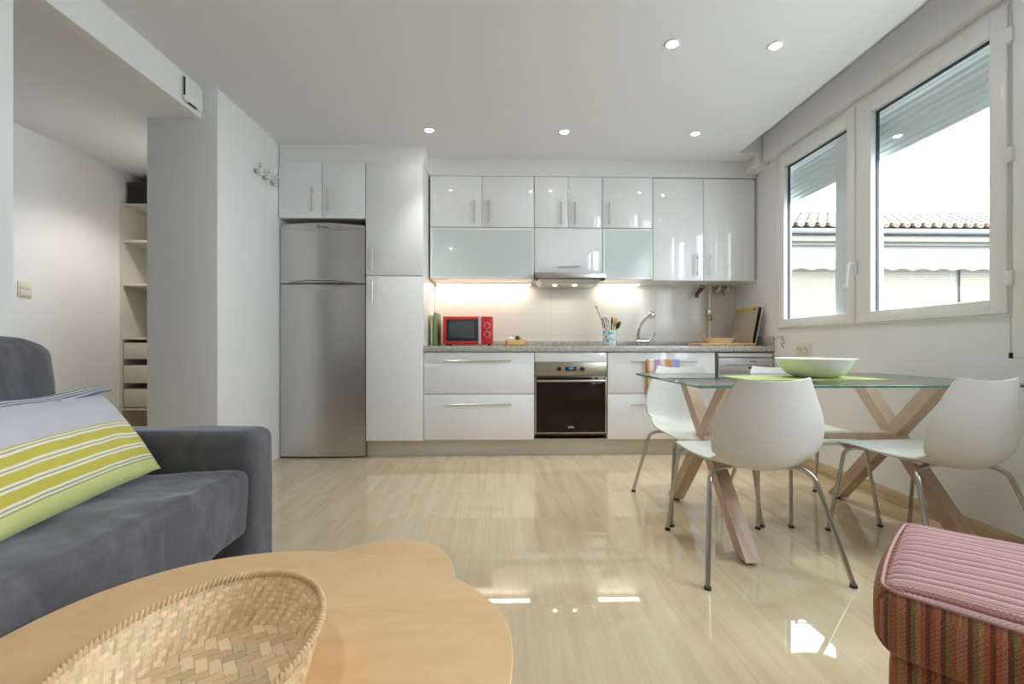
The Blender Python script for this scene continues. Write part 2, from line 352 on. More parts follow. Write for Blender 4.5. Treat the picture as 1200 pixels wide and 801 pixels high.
# ------------------------------------------------------------------ room shell
YB, XR, XL = 4.28, 2.25, -1.88
YF = -1.9                                                     # wall behind the camera
struct('floor', box(-3.3, 2.55, YF-0.05, 4.5, -0.1, 0), M_floor)
bm = box(XL, 2.00, YF, 4.40, 2.52, 2.72)                     # false ceiling, stops short of the window wall
bx(bm, 2.00, 2.50, 3.75, 4.40, 2.52, 2.72)
struct('ceiling', bm, M_ceil)
struct('ceiling_recess', box(1.99, 2.50, YF, 3.76, 2.665, 2.72), M_ceil)
struct('ceiling_hall', box(-3.3, XL-0.005, YF, 4.40, 2.33, 2.43), M_ceil)
bm = box(XL-0.06, XL, 1.79, 2.885, 2.325, 2.62); struct('trim_1', bm, M_wall)      # dropped beam face
struct('wall_back', box(-3.3, 2.5, YB, 4.40, 0, 2.62), M_wall)
obj_tile = struct('wall_back_tiles', box(-0.62, XR, YB-0.008, YB, 0.90, 1.50), M_tile)
# right wall round two openings
W1 = (1.93, 3.62, 1.03, 2.42); W2 = (0.25, 1.72, 1.03, 2.42)
XO = 2.36
bm = box(XR, XO, YF, 4.40, 0, 1.03)
bx(bm, XR, XO, YF, 4.40, 2.42, 2.72); bx(bm, XR, XO, W1[1], 4.40, 1.03, 2.42); bx(bm, XR, XO, W2[1], W1[0], 1.03, 2.42); bx(bm, XR, XO, YF, W2[0], 1.03, 2.42)
struct('wall_right', bm, M_wall)
struct('trim_2', box(2.195, 2.25, YF, 3.74, 2.44, 2.66, bev=0.003), M_wall)         # shutter box over the windows
struct('trim_3', box(2.16, 2.25, 3.75, 4.28, 2.41, 2.525, bev=0.004), M_wall)       # boxed corner beyond it
struct('baseboard_right', box(2.235, 2.25, 1.80, 3.60, 0, 0.08, bev=0.002), M_marble)
# left side: near wall, column by the fridge, hall walls
struct('wall_left', box(XL-0.10, XL, YF, 1.79, 0, 2.62), M_wall)
struct('wall_left_column', box(-2.215, -1.78, 2.885, YB, 0, 2.62, bev=0.003), M_wall)
struct('wall_hall', box(-3.22, -3.12, YF, 4.40, 0, 2.43), M_wall)
struct('baseboard_left', box(-1.88, -1.868, YF, 1.79, 0, 0.07), M_marble)
# wall behind the camera
struct('wall_front', box(-3.3, 2.5, YF-0.15, YF, 0, 2.72), M_wall)
# fillers up to the ceiling above the cupboards
bm = box(-1.775, -0.622, 3.672, YB, 2.372, 2.52); struct('trim_4', bm, M_wall)
struct('trim_5', box(-0.62, 2.245, 3.925, YB, 2.372, 2.52), M_wall)
struct('trim_6', box(2.226, 2.249, 3.95, YB, 1.47, 2.372), M_wall)

# ------------------------------------------------------------------ windows
def rect_frame(bm, x0, x1, y0, y1, z0, z1, wy0, wy1, wz0, wz1, bev=0.004):
    bx(bm, x0, x1, y0, y0+wy0, z0, z1, bev); bx(bm, x0, x1, y1-wy1, y1, z0, z1, bev)
    bx(bm, x0, x1, y0+wy0-.002, y1-wy1+.002, z0, z0+wz0, bev); bx(bm, x0, x1, y0+wy0-.002, y1-wy1+.002, z1-wz1, z1, bev); return bm
def window(n, Y0, Y1, Z0, Z1, mid):
    wobj = struct('window_%d' % n, rect_frame(BM(), 2.245, 2.31, Y0, Y1, Z0, Z1, .03, .03, .03, .03), M_pvc)
    for (a, b, l, r) in ((mid+0.004, Y1-0.008, 0.07, 0.100), (Y0+0.008, mid-0.004, 0.075, 0.115)):
        sash = obj('window_sash', rect_frame(BM(), 2.228, 2.285, a, b, Z0+0.012, Z1-0.012, l, r, 0.068, 0.095, 0.006), M_pvc, wobj)
        obj('gasket', rect_frame(BM(), 2.262, 2.279, a+l-.006, b-r+.006, Z0+.072, Z1-.099, .012, .012, .010, .016, 0), M_gasket, sash)
        obj('window_pane', box(2.268, 2.272, a+l-.002, b-r+.002, Z0+.078, Z1-.105), M_glass, sash)
    # handle on the meeting stile
    hb = box(2.205, 2.228, mid-0.028, mid+0.002, 1.345, 1.435, bev=0.006); hd = obj('window_handle', hb, M_wplas, wobj)
    hb2 = tube(BM(), smooth_path([(2.215, mid-0.013, 1.415), (2.175, mid-0.013, 1.415), (2.172, mid+0.005, 1.27)], 0.02), 0.010, 10); obj('window_lever', hb2, M_wplas, hd)
    return wobj
w1 = window(1, W1[0], W1[1], W1[2], W1[3], 2.793)
w2 = window(2, W2[0], W2[1], W2[2], W2[3], 0.93)
# shutter curtain outside, half lowered: convex slats
def shutter(y0, y1, z0, z1, label):
    bm = BM(); n = int((z1-z0)/0.037); prof = []
    for i in range(n):
        for k in range(7):
            a = k/6; prof.append((2.345-0.008*math.sin(PI*a), z0+(i+a*0.94)*0.037))
    prof2 = [(2.354, z) for _, z in prof][::-1]; loop = prof+prof2
    A = [bm.verts.new((x, y0, z)) for x, z in loop]; B = [bm.verts.new((x, y1, z)) for x, z in loop]; nl = len(loop)
    for i in range(nl): bm.faces.new((A[i], A[(i+1) % nl], B[(i+1) % nl], B[i]))
    bm.faces.new(A[::-1]); bm.faces.new(B)
    o = obj('roller_shutter', bm, M_shut, angle=50); tag(o, label, 'shutter', None)
    obj('bottom_rail', box(2.340, 2.358, y0, y1, z0-0.018, z0+0.003, bev=.003), M_shut, o)
shutter(3.09, 3.61, 2.062, 2.42, 'pale grey-green roller shutter half lowered outside the farther window pane')
shutter(1.94, 2.78, 2.062, 2.42, 'pale grey-green roller shutter half lowered outside the nearer, larger window pane')
struct('trim_7', box(2.325, 2.40, 2.78, 3.09, 1.032, 2.415, bev=.004), M_pvc)
# hinge side next to the window
struct('trim_8', box(2.215, 2.25, 1.83, 1.905, 0.85, 2.60, bev=.004), M_pvc)
hr = thing('espagnolette_bolt', 'white bolt rod with clip hinges at the near side of the window', 'bolt', (2.215, 1.912, 0.845))
obj('rod', tube(BM(), [(0, 0, 0.02), (0, 0, 1.62)], 0.003, 8), M_silver, hr)
obj('rod_tip', tube(BM(), [(0, 0, 0), (0, 0, 0.025)], 0.007, 8), M_black, hr)
for z in (0.35, 0.885, 1.405): obj('clip', box(-.014, .014, -.016, .014, z-.032, z+.032, bev=.003), M_wplas, hr)
struct('window_1_sill', box(2.31, 2.44, 1.935, 3.615, 1.031, 1.045, bev=.004), M_fac)

# ------------------------------------------------------------------ building across the street
bd = thing('building', 'white rendered building with clay tile roof seen through the window', 'building', (0, 9.3, 0))
obj('facade', box(4, 14, 0.0, 0.25, -3, 3.28), M_fac, bd)
obj('cornice', box(3.9, 14.1, -0.16, 0.0, 3.05, 3.17, bev=.03), M_cornice, bd)
bm = tube(BM(), [(3.9, -0.24, 3.245), (14.1, -0.24, 3.245)], 0.055, 12); obj('gutter', bm, M_gutter, bd)
bm = BM(); nT = 46; seg = 8; rows = 7
for i in range(nT):                                            # each run of barrel tiles up the slope
    xc = 4.0+i*0.22
    for rI in range(rows):
        ya, yb = -0.28+rI*0.30, -0.28+(rI+1.15)*0.30; za, zb = 3.31+rI*0.122+0.02, 3.31+(rI+1.15)*0.122
        for (sgn, rr_, dz) in ((1, 0.075, 0.0), (-1, 0.065, 0.0)):
            xo = xc+(0 if sgn > 0 else 0.11); ra = []; rb = []; ra2 = []; rb2 = []
            for k in range(seg+1):
                a = PI*k/seg; cx_, cz_ = math.cos(a), math.sin(a)*sgn
                ra.append(bm.verts.new((xo+cx_*rr_, ya, za+cz_*rr_+(0.02 if sgn > 0 else .045)))); rb.append(bm.verts.new((xo+cx_*rr_*.85, yb, zb+cz_*rr_*.85+(0.02 if sgn > 0 else .045))))
            for k in range(seg): bm.faces.new((ra[k], ra[k+1], rb[k+1], rb[k]))
rf = obj('roof', bm, M_tile_roof, bd); so = rf.modifiers.new('thick', 'SOLIDIFY'); so.thickness = 0.016
bm = BM(); vs = [bm.verts.new(p) for p in ((3.9, -.2, 3.26), (14.1, -.2, 3.26), (14.1, 2.0, 4.12), (3.9, 2.0, 4.12), (3.9, 2.0, 3.0), (14.1, 2.0, 3.0))]
bm.faces.new(vs[:4]); bm.faces.new((vs[3], vs[2], vs[5], vs[4])); bm.faces.new((vs[0], vs[3], vs[4])); bm.faces.new((vs[1], vs[5], vs[2])); bm.faces.new((vs[0], vs[4], vs[5], vs[1]))
obj('roof_slab', bm, M_fac, bd)
# awning: sloping cloth with a scalloped valance
bm = BM(); nx = 240; top = []; mid_ = []; low = []
for i in range(nx+1):
    x = 4.2+9.6*i/nx; top.append(bm.verts.new((x, -0.02, 3.00))); mid_.append(bm.verts.new((x, -0.28, 2.76))); low.append(bm.verts.new((x, -0.285, 2.43+0.035*abs(math.sin(PI*(x-4.2)/0.42)))))
for i in range(nx): bm.faces.new((top[i], top[i+1], mid_[i+1], mid_[i])); bm.faces.new((mid_[i], mid_[i+1], low[i+1], low[i]))
aw = obj('awning', bm, M_awn, bd); so = aw.modifiers.new('t', 'SOLIDIFY'); so.thickness = 0.008
for x0, x1 in ((4.6, 6.90), (7.05, 9.40), (9.62, 11.9)):
    bm = BM(); prof = []
    for i in range(34):
        for k in range(4): prof.append((-0.05-0.014*math.sin(PI*k/3), 0.95+(i+k/3*.9)*0.052))
    lp = prof+[(-0.01, z) for _, z in prof][::-1]; A = [bm.verts.new((x0, y, z)) for y, z in lp]; B = [bm.verts.new((x1, y, z)) for y, z in lp]
    for i in range(len(lp)): bm.faces.new((A[i], A[(i+1) % len(lp)], B[(i+1) % len(lp)], B[i]))
    obj('shutter', bm, M_bshut, bd, angle=60)
obj('window_ledge', box(4.2, 13.5, -0.12, 0, 0.86, 0.94, bev=.01), M_fac, bd)
struct('ground', box(-15, 30, -20, 25, -3.2, -3.0), M_ground)

# ------------------------------------------------------------------ handles, doors and drawers
def bar_handle(parent, cx, cz, length, y, vertical=True, off=0.028, r=0.006):
    """bar on two short posts; y is the door's front face"""
    bm = BM(); h = length/2; q = h*0.72
    if vertical:
        tube(bm, [(cx, y-off, cz-h), (cx, y-off, cz+h)], r, 10)
        for s in (-q, q): tube(bm, [(cx, y-off, cz+s), (cx, y, cz+s)], r*.75, 8)
    else:
        tube(bm, [(cx-h, y-off, cz), (cx+h, y-off, cz)], r, 10)
        for s in (-q, q): tube(bm, [(cx+s, y-off, cz), (cx+s, y, cz)], r*.75, 8)
    return obj('handle', bm, M_handle, parent)
G = 0.0022
def cupboard(name, label, x0, x1, z0, z1, yf, yb, fronts, cat='cupboard', carc=M_carc):
    """fronts: (kind, x0, x1, z0, z1, handle) with handle = (cx, cz, length, vertical)"""
    t = thing(name, label, cat, ((x0+x1)/2, yb, z0)); ox, oy, oz = t.location
    obj('body', box(x0-ox+.001, x1-ox-.001, yf+0.021-oy, -0.002, 0.001, z1-z0-.001), carc, t)
    for kind, a, b, c, d, hnd in fronts:
        if kind == 'flap':
            f = obj('glass_flap', rect_frame_xz(a-ox+G, b-ox-G, c-oz+G, d-oz-G, yf-oy, yf-oy+.02, .018), M_pvc, t)
            obj('frosted_pane', box(a-ox+.018, b-ox-.018, yf-oy+.003, yf-oy+.014, c-oz+.018, d-oz-.018), M_frost, f)
        else:
            f = obj(kind, box(a-ox+G, b-ox-G, yf-oy, yf-oy+0.019, c-oz+G, d-oz-G, bev=.0015), M_gloss, t)
        if hnd: bar_handle(f, hnd[0]-ox, hnd[1]-oz, hnd[2], yf-oy, hnd[3])
    return t
def rect_frame_xz(x0, x1, z0, z1, y0, y1, wd):
    bm = BM(); bx(bm, x0, x0+wd, y0, y1, z0, z1, .001); bx(bm, x1-wd, x1, y0, y1, z0, z1, .001); bx(bm, x0+wd, x1-wd, y0, y1, z0, z0+wd, .001); bx(bm, x0+wd, x1-wd, y0, y1, z1-wd, z1, .001); return bm
YT, YU, YD = 3.655, 3.915, 3.675
cupboard('wall_cupboard', 'white gloss two-door cupboard above the fridge', -1.775, -1.087, 1.92, 2.367, YT, YB, [
    ('door', -1.775, -1.432, 1.92, 2.367, (-1.503, 2.063, .19, True)), ('door', -1.432, -1.087, 1.92, 2.367, (-1.378, 2.063, .19, True))])
cupboard('larder_cupboard', 'tall white gloss larder unit to the right of the fridge', -1.085, -0.625, 0.13, 2.367, YT, YB, [
    ('door', -1.085, -0.627, 1.465, 2.367, (-1.028, 1.606, .19, True)), ('door', -1.085, -0.627, 0.135, 1.46, (-1.028, 1.332, .19, True))])
cupboard('wall_cupboard', 'white gloss two-door cupboard over the long frosted glass flap', -0.612, 0.288, 1.925, 2.367, YU, YB, [
    ('door', -0.612, -0.163, 1.925, 2.367, (-0.228, 2.053, .19, True)), ('door', -0.163, 0.288, 1.925, 2.367, (-0.100, 2.053, .19, True))])
cupboard('flap_cupboard', 'long wall unit with frosted glass flap above the red microwave', -0.612, 0.288, 1.478, 1.922, YU, YB, [('flap', -0.612, 0.288, 1.478, 1.922, None)])
cupboard('wall_cupboard', 'narrow white two-door cupboard above the cooker hood unit', 0.290, 0.882, 1.925, 2.367, YU, YB, [
    ('door', 0.290, 0.584, 1.925, 2.367, (0.521, 2.044, .19, True)), ('door', 0.584, 0.882, 1.925, 2.367, (0.640, 2.044, .19, True))])
cupboard('hood_cupboard', 'white lift-up cupboard housing the cooker hood', 0.290, 0.882, 1.535, 1.922, YU, YB, [('door', 0.290, 0.882, 1.535, 1.922, (0.585, 1.583, .19, False))])
cupboard('wall_cupboard', 'single-door white cupboard above the short frosted glass flap', 0.884, 1.324, 1.925, 2.367, YU, YB, [('door', 0.884, 1.324, 1.925, 2.367, (0.937, 2.044, .19, True))])
cupboard('flap_cupboard', 'short wall unit with frosted glass flap right of the cooker hood', 0.884, 1.324, 1.478, 1.922, YU, YB, [('flap', 0.884, 1.324, 1.478, 1.922, None)])
cupboard('wall_cupboard', 'tall white two-door wall cupboard at the right end over the sink', 1.326, 2.224, 1.468, 2.362, YU, YB, [
    ('door', 1.326, 1.772, 1.468, 2.362, (1.711, 1.603, .19, True)), ('door', 1.772, 2.224, 1.468, 2.362, (1.826, 1.603, .19, True))])
cupboard('drawer_unit', 'white gloss base unit with two wide drawers left of the oven', -0.623, 0.273, 0.135, 0.848, YD, YB, [
    ('drawer', -0.623, 0.273, 0.511, 0.848, (-0.187, 0.779, .54, False)), ('drawer', -0.623, 0.273, 0.135, 0.508, (-0.187, 0.426, .54, False))], 'drawer unit')
cupboard('drawer_unit', 'white gloss base unit with two wide drawers right of the oven', 0.869, 1.762, 0.135, 0.848, YD, YB, [
    ('drawer', 0.869, 1.762, 0.511, 0.848, (1.326, 0.774, .54, False)), ('drawer', 0.869, 1.762, 0.135, 0.508, (1.326, 0.424, .54, False))], 'drawer unit')
tag(obj('plinth', box(-1.095, 1.78, 3.735, 3.752, 0.0, 0.132), M_plinth), 'metallic plinth strip running under the kitchen base units', 'plinth')
# worktop with upstands
wt = thing('worktop', 'speckled grey granite worktop along the kitchen wall', 'worktop', (0.8, 4.0, 0.852))
obj('slab', box(-1.423, 1.449, -0.34, 0.277, 0, 0.048, bev=.003), M_gran, wt)
obj('upstand', box(-1.423, 1.449, 0.257, 0.272, 0.048, 0.092, bev=.002), M_gran, wt)
obj('upstand', box(1.434, 1.449, -0.335, 0.257, 0.048, 0.130, bev=.002), M_gran, wt)
tag(obj('sink_rim', rect_frame_xz(0, 0.001, 0, .001, 0, .001, .0002), M_steel), 'x', 'x')
bpy.data.objects.remove(bpy.data.objects['sink_rim'])

# ------------------------------------------------------------------ fridge freezer
fr = thing('fridge_freezer', 'tall stainless steel fridge freezer between the white column and the larder', 'fridge', (-1.435, 3.70, 0))
obj('body', box(-.335, .335, 0.03, 0.57, 0.02, 1.872, bev=.004), mat('fridge_side', (0.25, 0.25, 0.25), .5), fr)
def curved_door(z0, z1, top_arc=0.0):
    bm = BM(); nx, nz = 24, 10; hw = .338
    def yy(x): return -0.022-0.022*(1-(x/hw)**2)
    F = []
    for j in range(nz+1):
        row = []
        for i in range(nx+1):
            x = -hw+2*hw*i/nx; zt = z1+(top_arc*(1-(x/hw)**2)); z = z0+(zt-z0)*j/nz
            row.append(bm.verts.new((x, yy(x), z)))
        F.append(row)
    for j in range(nz):
        for i in range(nx): bm.faces.new((F[j][i], F[j][i+1], F[j+1][i+1], F[j+1][i]))
    B = [[bm.verts.new((q.co.x, 0.028, q.co.z)) for q in row] for row in F]
    for j in range(nz):
        for i in range(nx): bm.faces.new((B[j][i], B[j+1][i], B[j+1][i+1], B[j][i+1]))
    for i in range(nx): bm.faces.new((F[0][i], B[0][i], B[0][i+1], F[0][i+1])); bm.faces.new((F[nz][i], F[nz][i+1], B[nz][i+1], B[nz][i]))
    for j in range(nz): bm.faces.new((F[j][0], F[j+1][0], B[j+1][0], B[j][0])); bm.faces.new((F[j][nx], B[j][nx], B[j+1][nx], F[j+1][nx]))
    return bm
def lens_grip(z_edge, up, depth=.022, h=.042):
    """bow-shaped lip that swells out of the door beside the split"""
    bm = BM(); nx, nz = 28, 6; rows = []
    for j in range(nz+1):
        row = []
        for i in range(nx+1):
            x = -.28+.56*i/nx; s = 1-(x/.28)**2; v_ = j/nz; z = z_edge+up*(h*s*v_+.002); y = -0.022-0.022*(1-(x/.338)**2)-depth*s*math.cos(v_*PI/2)+.001
            row.append(bm.verts.new((x, y, z)))
        rows.append(row)
    back = [bm.verts.new((q.co.x, -0.02, q.co.z)) for q in rows[0]]
    for j in range(nz):
        for i in range(nx): bm.faces.new((rows[j][i], rows[j][i+1], rows[j+1][i+1], rows[j+1][i]))
    for i in range(nx): bm.faces.new((rows[0][i], rows[0][i+1], back[i+1], back[i]))
    return bm
d1 = obj('freezer_door', curved_door(1.402, 1.868, .016), M_fridge, fr, angle=50); d2 = obj('fridge_door', curved_door(0.012, 1.392), M_fridge, fr, angle=50)
g1 = obj('grip', lens_grip(1.402, 1), M_fridge, d1, angle=60); obj('grip_shade_line', tube(BM(), [(x_/100, -.0215-.022*(1-(x_/33.8)**2)-.021*(1-(x_/28)**2)-.0008, 1.406+.015*(1-(x_/26)**2)) for x_ in range(-26, 27, 2)], .0025, 6), M_dpipe, g1); obj('grip', lens_grip(1.392, -1), M_fridge, d2, angle=60)  # no slot is cut: a dark tube draws the shade on the upper grip
bm = BM(); rows = []
for j in range(5):                                             # curved control fascia at the top of the freezer door
    row = []
    for i in range(25):
        x = -.325+.65*i/24; s = 1-(x/.325)**2; row.append(bm.verts.new((x, -0.0235-0.022*(1-(x/.338)**2)-.003, 1.862+.014*s-(.012+.046*s)*j/4)))
    rows.append(row)
for j in range(4):
    for i in range(24): bm.faces.new((rows[j][i], rows[j][i+1], rows[j+1][i+1], rows[j+1][i]))
fas = obj('fascia', bm, mat('fascia_steel', (0.56, 0.54, 0.51), .38, .8), d1); so = fas.modifiers.new('t', 'SOLIDIFY'); so.thickness = .003
bm = BM(); tube(bm, [(-.022+.011*math.cos(a*PI/10), -.0495, 1.853+.011*math.sin(a*PI/10)) for a in range(20)], .0028, 6, cyclic=True); obj('logo_ring', bm, M_grey_ink, fas)
text_obj('lettering', 'Balay', .026, M_grey_ink, fas, (.028, -.050, 1.850), (PI/2, 0, 0))
obj('indicator', box(.125, .155, -.0472, -.044, 1.847, 1.851), M_grey_ink, fas); obj('indicator', box(-.145, -.12, -.047, -.043, 1.851, 1.8535), M_silver, fas)
# ------------------------------------------------------------------ oven
M_osteel = mat('oven_steel', (0.46, 0.41, 0.34), .34, .9)
ov = thing('oven', 'built-in oven with steel control panel and dark glass door', 'oven', (0.570, YB, 0.135))
oy = YB
obj('body', box(-.294, .294, 3.70-oy, -.01, .03, .70), M_edge, ov)
obj('filler_panel', box(-.2945, .2945, YD-oy, YD-oy+.019, .634, .711, bev=.001), M_gloss, ov)
cp = obj('control_panel', box(-.293, .293, YD-oy-.006, YD-oy+.019, .522, .631, bev=.002), M_osteel, ov)
for x in (-.098, .093):
    k_ = obj('knob', lathe(BM(), [(0, 0), (.017, 0), (.019, .004), (.017, .024), (0, .026)], 24), M_black, cp); k_.location = (x, YD-oy-.006, .577); k_.rotation_euler = (PI/2, 0, 0)
dsp = obj('display', box(-.048, .045, YD-oy-.0075, YD-oy, .560, .594), M_black, cp); obj('digits', box(-.018, .02, YD-oy-.0085, YD-oy-.006, .574, .590), M_blue, dsp)
odr = obj('oven_door', rect_frame_xz(-.293, .293, .050, .515, YD-oy-.002, YD-oy+.018, .012), M_osteel, ov)
obj('door_glass', box(-.281, .281, YD-oy-.006, YD-oy+.012, .070, .512, bev=.001), M_blackglass, odr)
bm = box(-.278, .278, YD-oy-.038, YD-oy-.024, .474, .490, bev=.004); bx(bm, -.262, -.242, YD-oy-.03, YD-oy, .476, .488); bx(bm, .242, .262, YD-oy-.03, YD-oy, .476, .488); obj('handle', bm, M_handle, odr)
text_obj('lettering', 'teka', .030, M_white_ink, odr, (0, YD-oy-.0065, .105), (PI/2, 0, 0))
# ------------------------------------------------------------------ dishwasher
dw = thing('dishwasher', 'white dishwasher at the right end under the worktop', 'dishwasher', (2.012, YB, 0))
obj('body', box(-.225, .225, 3.70-oy, -.02, .02, .845), M_carc, dw)
obj('top_rim', box(-.226, .226, YD-oy-.004, YD-oy+.03, .808, .840, bev=.003), M_wplas, dw)
pn = obj('control_panel', box(-.226, .226, YD-oy-.006, YD-oy+.03, .690, .800, bev=.003), M_silver, dw)
obj('handle_slot', box(-.16, .20, YD-oy-.0075, YD-oy, .738, .742), M_grey_ink, pn)
obj('button_row', box(.02, .09, YD-oy-.0085, YD-oy, .712, .728), M_grey_ink, pn); obj('badge', box(.03, .085, YD-oy-.0085, YD-oy, .768, .775), M_grey_ink, pn)
obj('door', box(-.226, .226, YD-oy-.004, YD-oy+.03, .12, .660, bev=.004), M_wplas, dw)
obj('door_band', box(-.224, .224, YD-oy+.002, YD-oy+.03, .662, .688), M_silver, dw); obj('kick_panel', box(-.225, .225, YD-oy+.05, YD-oy+.07, 0.0, .118), M_wplas, dw)
# ------------------------------------------------------------------ hood
hd = thing('cooker_hood', 'slim steel pull-out cooker hood with two lamps', 'cooker hood', (0.586, YB, 1.40))
obj('casing', box(-.292, .292, 3.90-oy, -.04, .07, .130, bev=.002), mat('hood_casing', (.42, .40, .36), .35, .9), hd)
obj('pull_out_visor', box(-.292, .298, 3.79-oy, 3.92-oy, .072, .117, bev=.002), M_steel, hd)
bm = BM()
vs = [bm.verts.new(p) for p in ((-.272, 3.83-oy, .068), (.272, 3.83-oy, .068), (.272, -.10, .068), (-.272, -.10, .068), (-.235, 3.88-oy, .035), (.235, 3.88-oy, .035), (.235, -.12, .035), (-.235, -.12, .035))]
for f_ in ((0, 1, 2, 3), (4, 7, 6, 5), (0, 4, 5, 1), (1, 5, 6, 2), (2, 6, 7, 3), (3, 7, 4, 0)): bm.faces.new([vs[i] for i in f_])
obj('filter_tray', bm, M_steel, hd, smooth=False)
obj('seam', box(-.27, .27, 3.82-oy, 3.86-oy, .066, .072), M_black, hd)
for s in (-1, 1): obj('side_cap', box(s*.282-.012, s*.282+.012, 3.80-oy, 3.88-oy, .055, .073, bev=.003), M_black, hd)
for x in (-.110, .065):
    o = obj('lamp', lathe(BM(), [(0, -.004), (.017, -.004), (.020, 0), (.020, .003)], 20), M_hoodled, hd); o.location = (x, 3.98-oy, .034)
    l = bpy.data.lights.new('hood_lamp_light', 'SPOT'); l.energy = .5; l.color = (1, .95, .66); l.spot_size = 2.0; l.spot_blend = .6; l.shadow_soft_size = .02
    lo = bpy.data.objects.new('hood_lamp_light', l); C.objects.link(lo); lo.location = (0.586+x, 4.08, 1.42); lo.rotation_euler = (math.radians(20), 0, 0)
# under-cupboard strip lights
for x0, x1, lb in ((-0.60, 0.28, 'long warm strip light under the glass flap unit above the microwave'), (0.90, 1.30, 'short warm strip light under the wall unit right of the cooker hood')):
    t = thing('strip_light', lb, 'light', ((x0+x1)/2, 4.20, 1.478)); h = (x1-x0)/2
    obj('housing', box(-h, h, -.035, .035, -.008, -.0005), M_wplas, t); obj('diffuser', box(-h+.01, h-.01, -.028, .028, -.014, -.008, bev=.002), M_warmled, t)
    area('strip_glow', ((x0+x1)/2, 4.20, 1.460), (0, 0, 0), x1-x0-.04, .03, 1.0*(x1-x0), (1.0, .88, .68))
# ceiling spots
for i, (x, y, lb) in enumerate(((-.538, 3.408, 'lit recessed ceiling spotlight above the glass flap units, leftmost of the far row of three'), (.477, 3.41, 'lit recessed ceiling spotlight in the middle of the far row of three'), (1.483, 3.413, 'lit recessed ceiling spotlight at the right end of the far row, nearest the kitchen corner'),
                            (.919, 2.404, 'lit recessed ceiling spotlight nearer the camera, left one of the near pair'), (1.481, 2.404, 'lit recessed ceiling spotlight nearer the camera, right one of the near pair above the table'),
                            (.76, .30, 'lit recessed ceiling spotlight over the seating, right'), (-.83, .30, 'lit recessed ceiling spotlight over the sofa, left'))):
    t = thing('ceiling_spotlight', lb, 'spotlight', (x, y, 2.52), group='recessed ceiling spotlights')
    obj('trim_ring', lathe(BM(), [(.028, -.001), (.030, -.006), (.040, -.006), (.044, -.0005), (.040, .0)], 28), M_wplas, t)
    obj('lamp', lathe(BM(), [(0, -.004), (.026, -.004), (.029, -.001)], 24), M_spotled, t)
    l = bpy.data.lights.new('spot_beam', 'SPOT'); l.energy = 19; l.color = (1, .97, .93); l.spot_size = 1.35; l.spot_blend = 1.0; l.shadow_soft_size = .03
    lo = bpy.data.objects.new('spot_beam', l); C.objects.link(lo); lo.location = (x, y, 2.505)
# ceiling light in the hall that brightens its wall
l = bpy.data.lights.new('hall_lamp_light', 'SPOT'); l.energy = 20; l.color = (1, .96, .90); l.spot_size = 2.2; l.spot_blend = .7; l.shadow_soft_size = .05
lo = bpy.data.objects.new('hall_lamp_light', l); C.objects.link(lo); lo.location = (-2.45, 3.35, 2.30)

# ------------------------------------------------------------------ things on the worktop
ZW = 0.900
mw = thing('microwave', 'small bright red microwave with dark glass door and silver strip', 'microwave', (-0.281, 3.86, ZW))
obj('body', box(-.213, .213, 0.0, .33, .014, .253, bev=.012, seg=3), M_red, mw)
dr = obj('door', box(-.211, .085, -.016, -.001, .018, .250, bev=.005), M_red, mw)
obj('door_surround', box(-.182, .083, -.019, -.014, .042, .224, bev=.003), M_black, dr); obj('door_window', box(-.155, .060, -.021, -.018, .066, .208, bev=.002), M_screen, dr)
obj('door_bar', box(.088, .113, -.020, 0, .016, .252, bev=.003), M_silver, dr)
pn = obj('control_panel', box(.116, .211, -.016, -.001, .018, .250, bev=.005), M_red, mw)
for z in (.172, .098):
    ri = obj('dial_ring', lathe(BM(), [(.022, 0), (.026, .002), (.028, 0)], 24), M_silver, pn); ri.location = (.163, -.0165, z); ri.rotation_euler = (PI/2, 0, 0)
    k_ = obj('dial', lathe(BM(), [(0, 0), (.020, 0), (.018, .016), (0, .018)], 24), M_red, pn); k_.location = (.163, -.016, z); k_.rotation_euler = (PI/2, 0, 0)
obj('door_button', box(.142, .186, -.020, -.014, .030, .052, bev=.002), M_red, pn)
for x in (-.18, .18):
    for y in (.04, .28): obj('foot', lathe(BM(), [(0, 0), (.012, 0), (.012, .016), (0, .016)], 12, (x, y, 0)), M_black, mw)
def book(x, wdt, dpt, hgt, m_, label):
    t = thing('book', label, 'book', (x, 4.02, ZW)); bm = box(-wdt/2, wdt/2, -dpt/2, dpt/2, 0, hgt, bev=.002); obj('cover', bm, m_, t)
    obj('pages', box(-wdt/2+.003, wdt/2-.003, -dpt/2+.004, dpt/2+.001, .004, hgt+.0005), M_wplas, t)
book(-.597, .020, .22, .262, M_kraft, 'tan cookery binder standing against the larder side')
book(-.563, .034, .22, .285, M_green, 'dull green binder standing just left of the red microwave')
# little wooden box of bits
bx_t = thing('wooden_box', 'small open pine box on the worktop right of the microwave', 'box', (0.124, 3.82, ZW))
bm = box(-.085, .085, -.05, .05, 0, .006); bx(bm, -.085, .085, -.05, -.042, 0, .05, .001); bx(bm, -.085, .085, .042, .05, 0, .05, .001); bx(bm, -.085, -.077, -.05, .05, 0, .05, .001); bx(bm, .077, .085, -.05, .05, 0, .05, .001)
obj('case', bm, M_boxwood, bx_t)
def lump(x, y, z, r, m_, name, label, cat, sq=(1, 1, .7)):
    bm = BM(); bmesh.ops.create_icosphere(bm, subdivisions=3, radius=r)
    for q in bm.verts:
        n_ = noise.noise(q.co*40+Vector((x*50, y*9, 0))); q.co = Vector((q.co.x*sq[0], q.co.y*sq[1], q.co.z*sq[2]))*(1+.25*n_)
    o = obj(name, bm, m_); o.location = (x, y, z); return tag(o, label, cat)
lump(.085, 3.82, ZW+.050, .034, M_cream, 'paper_bag', 'crumpled cream bag at the left in the pine box', 'bag', (1, 1, .8))
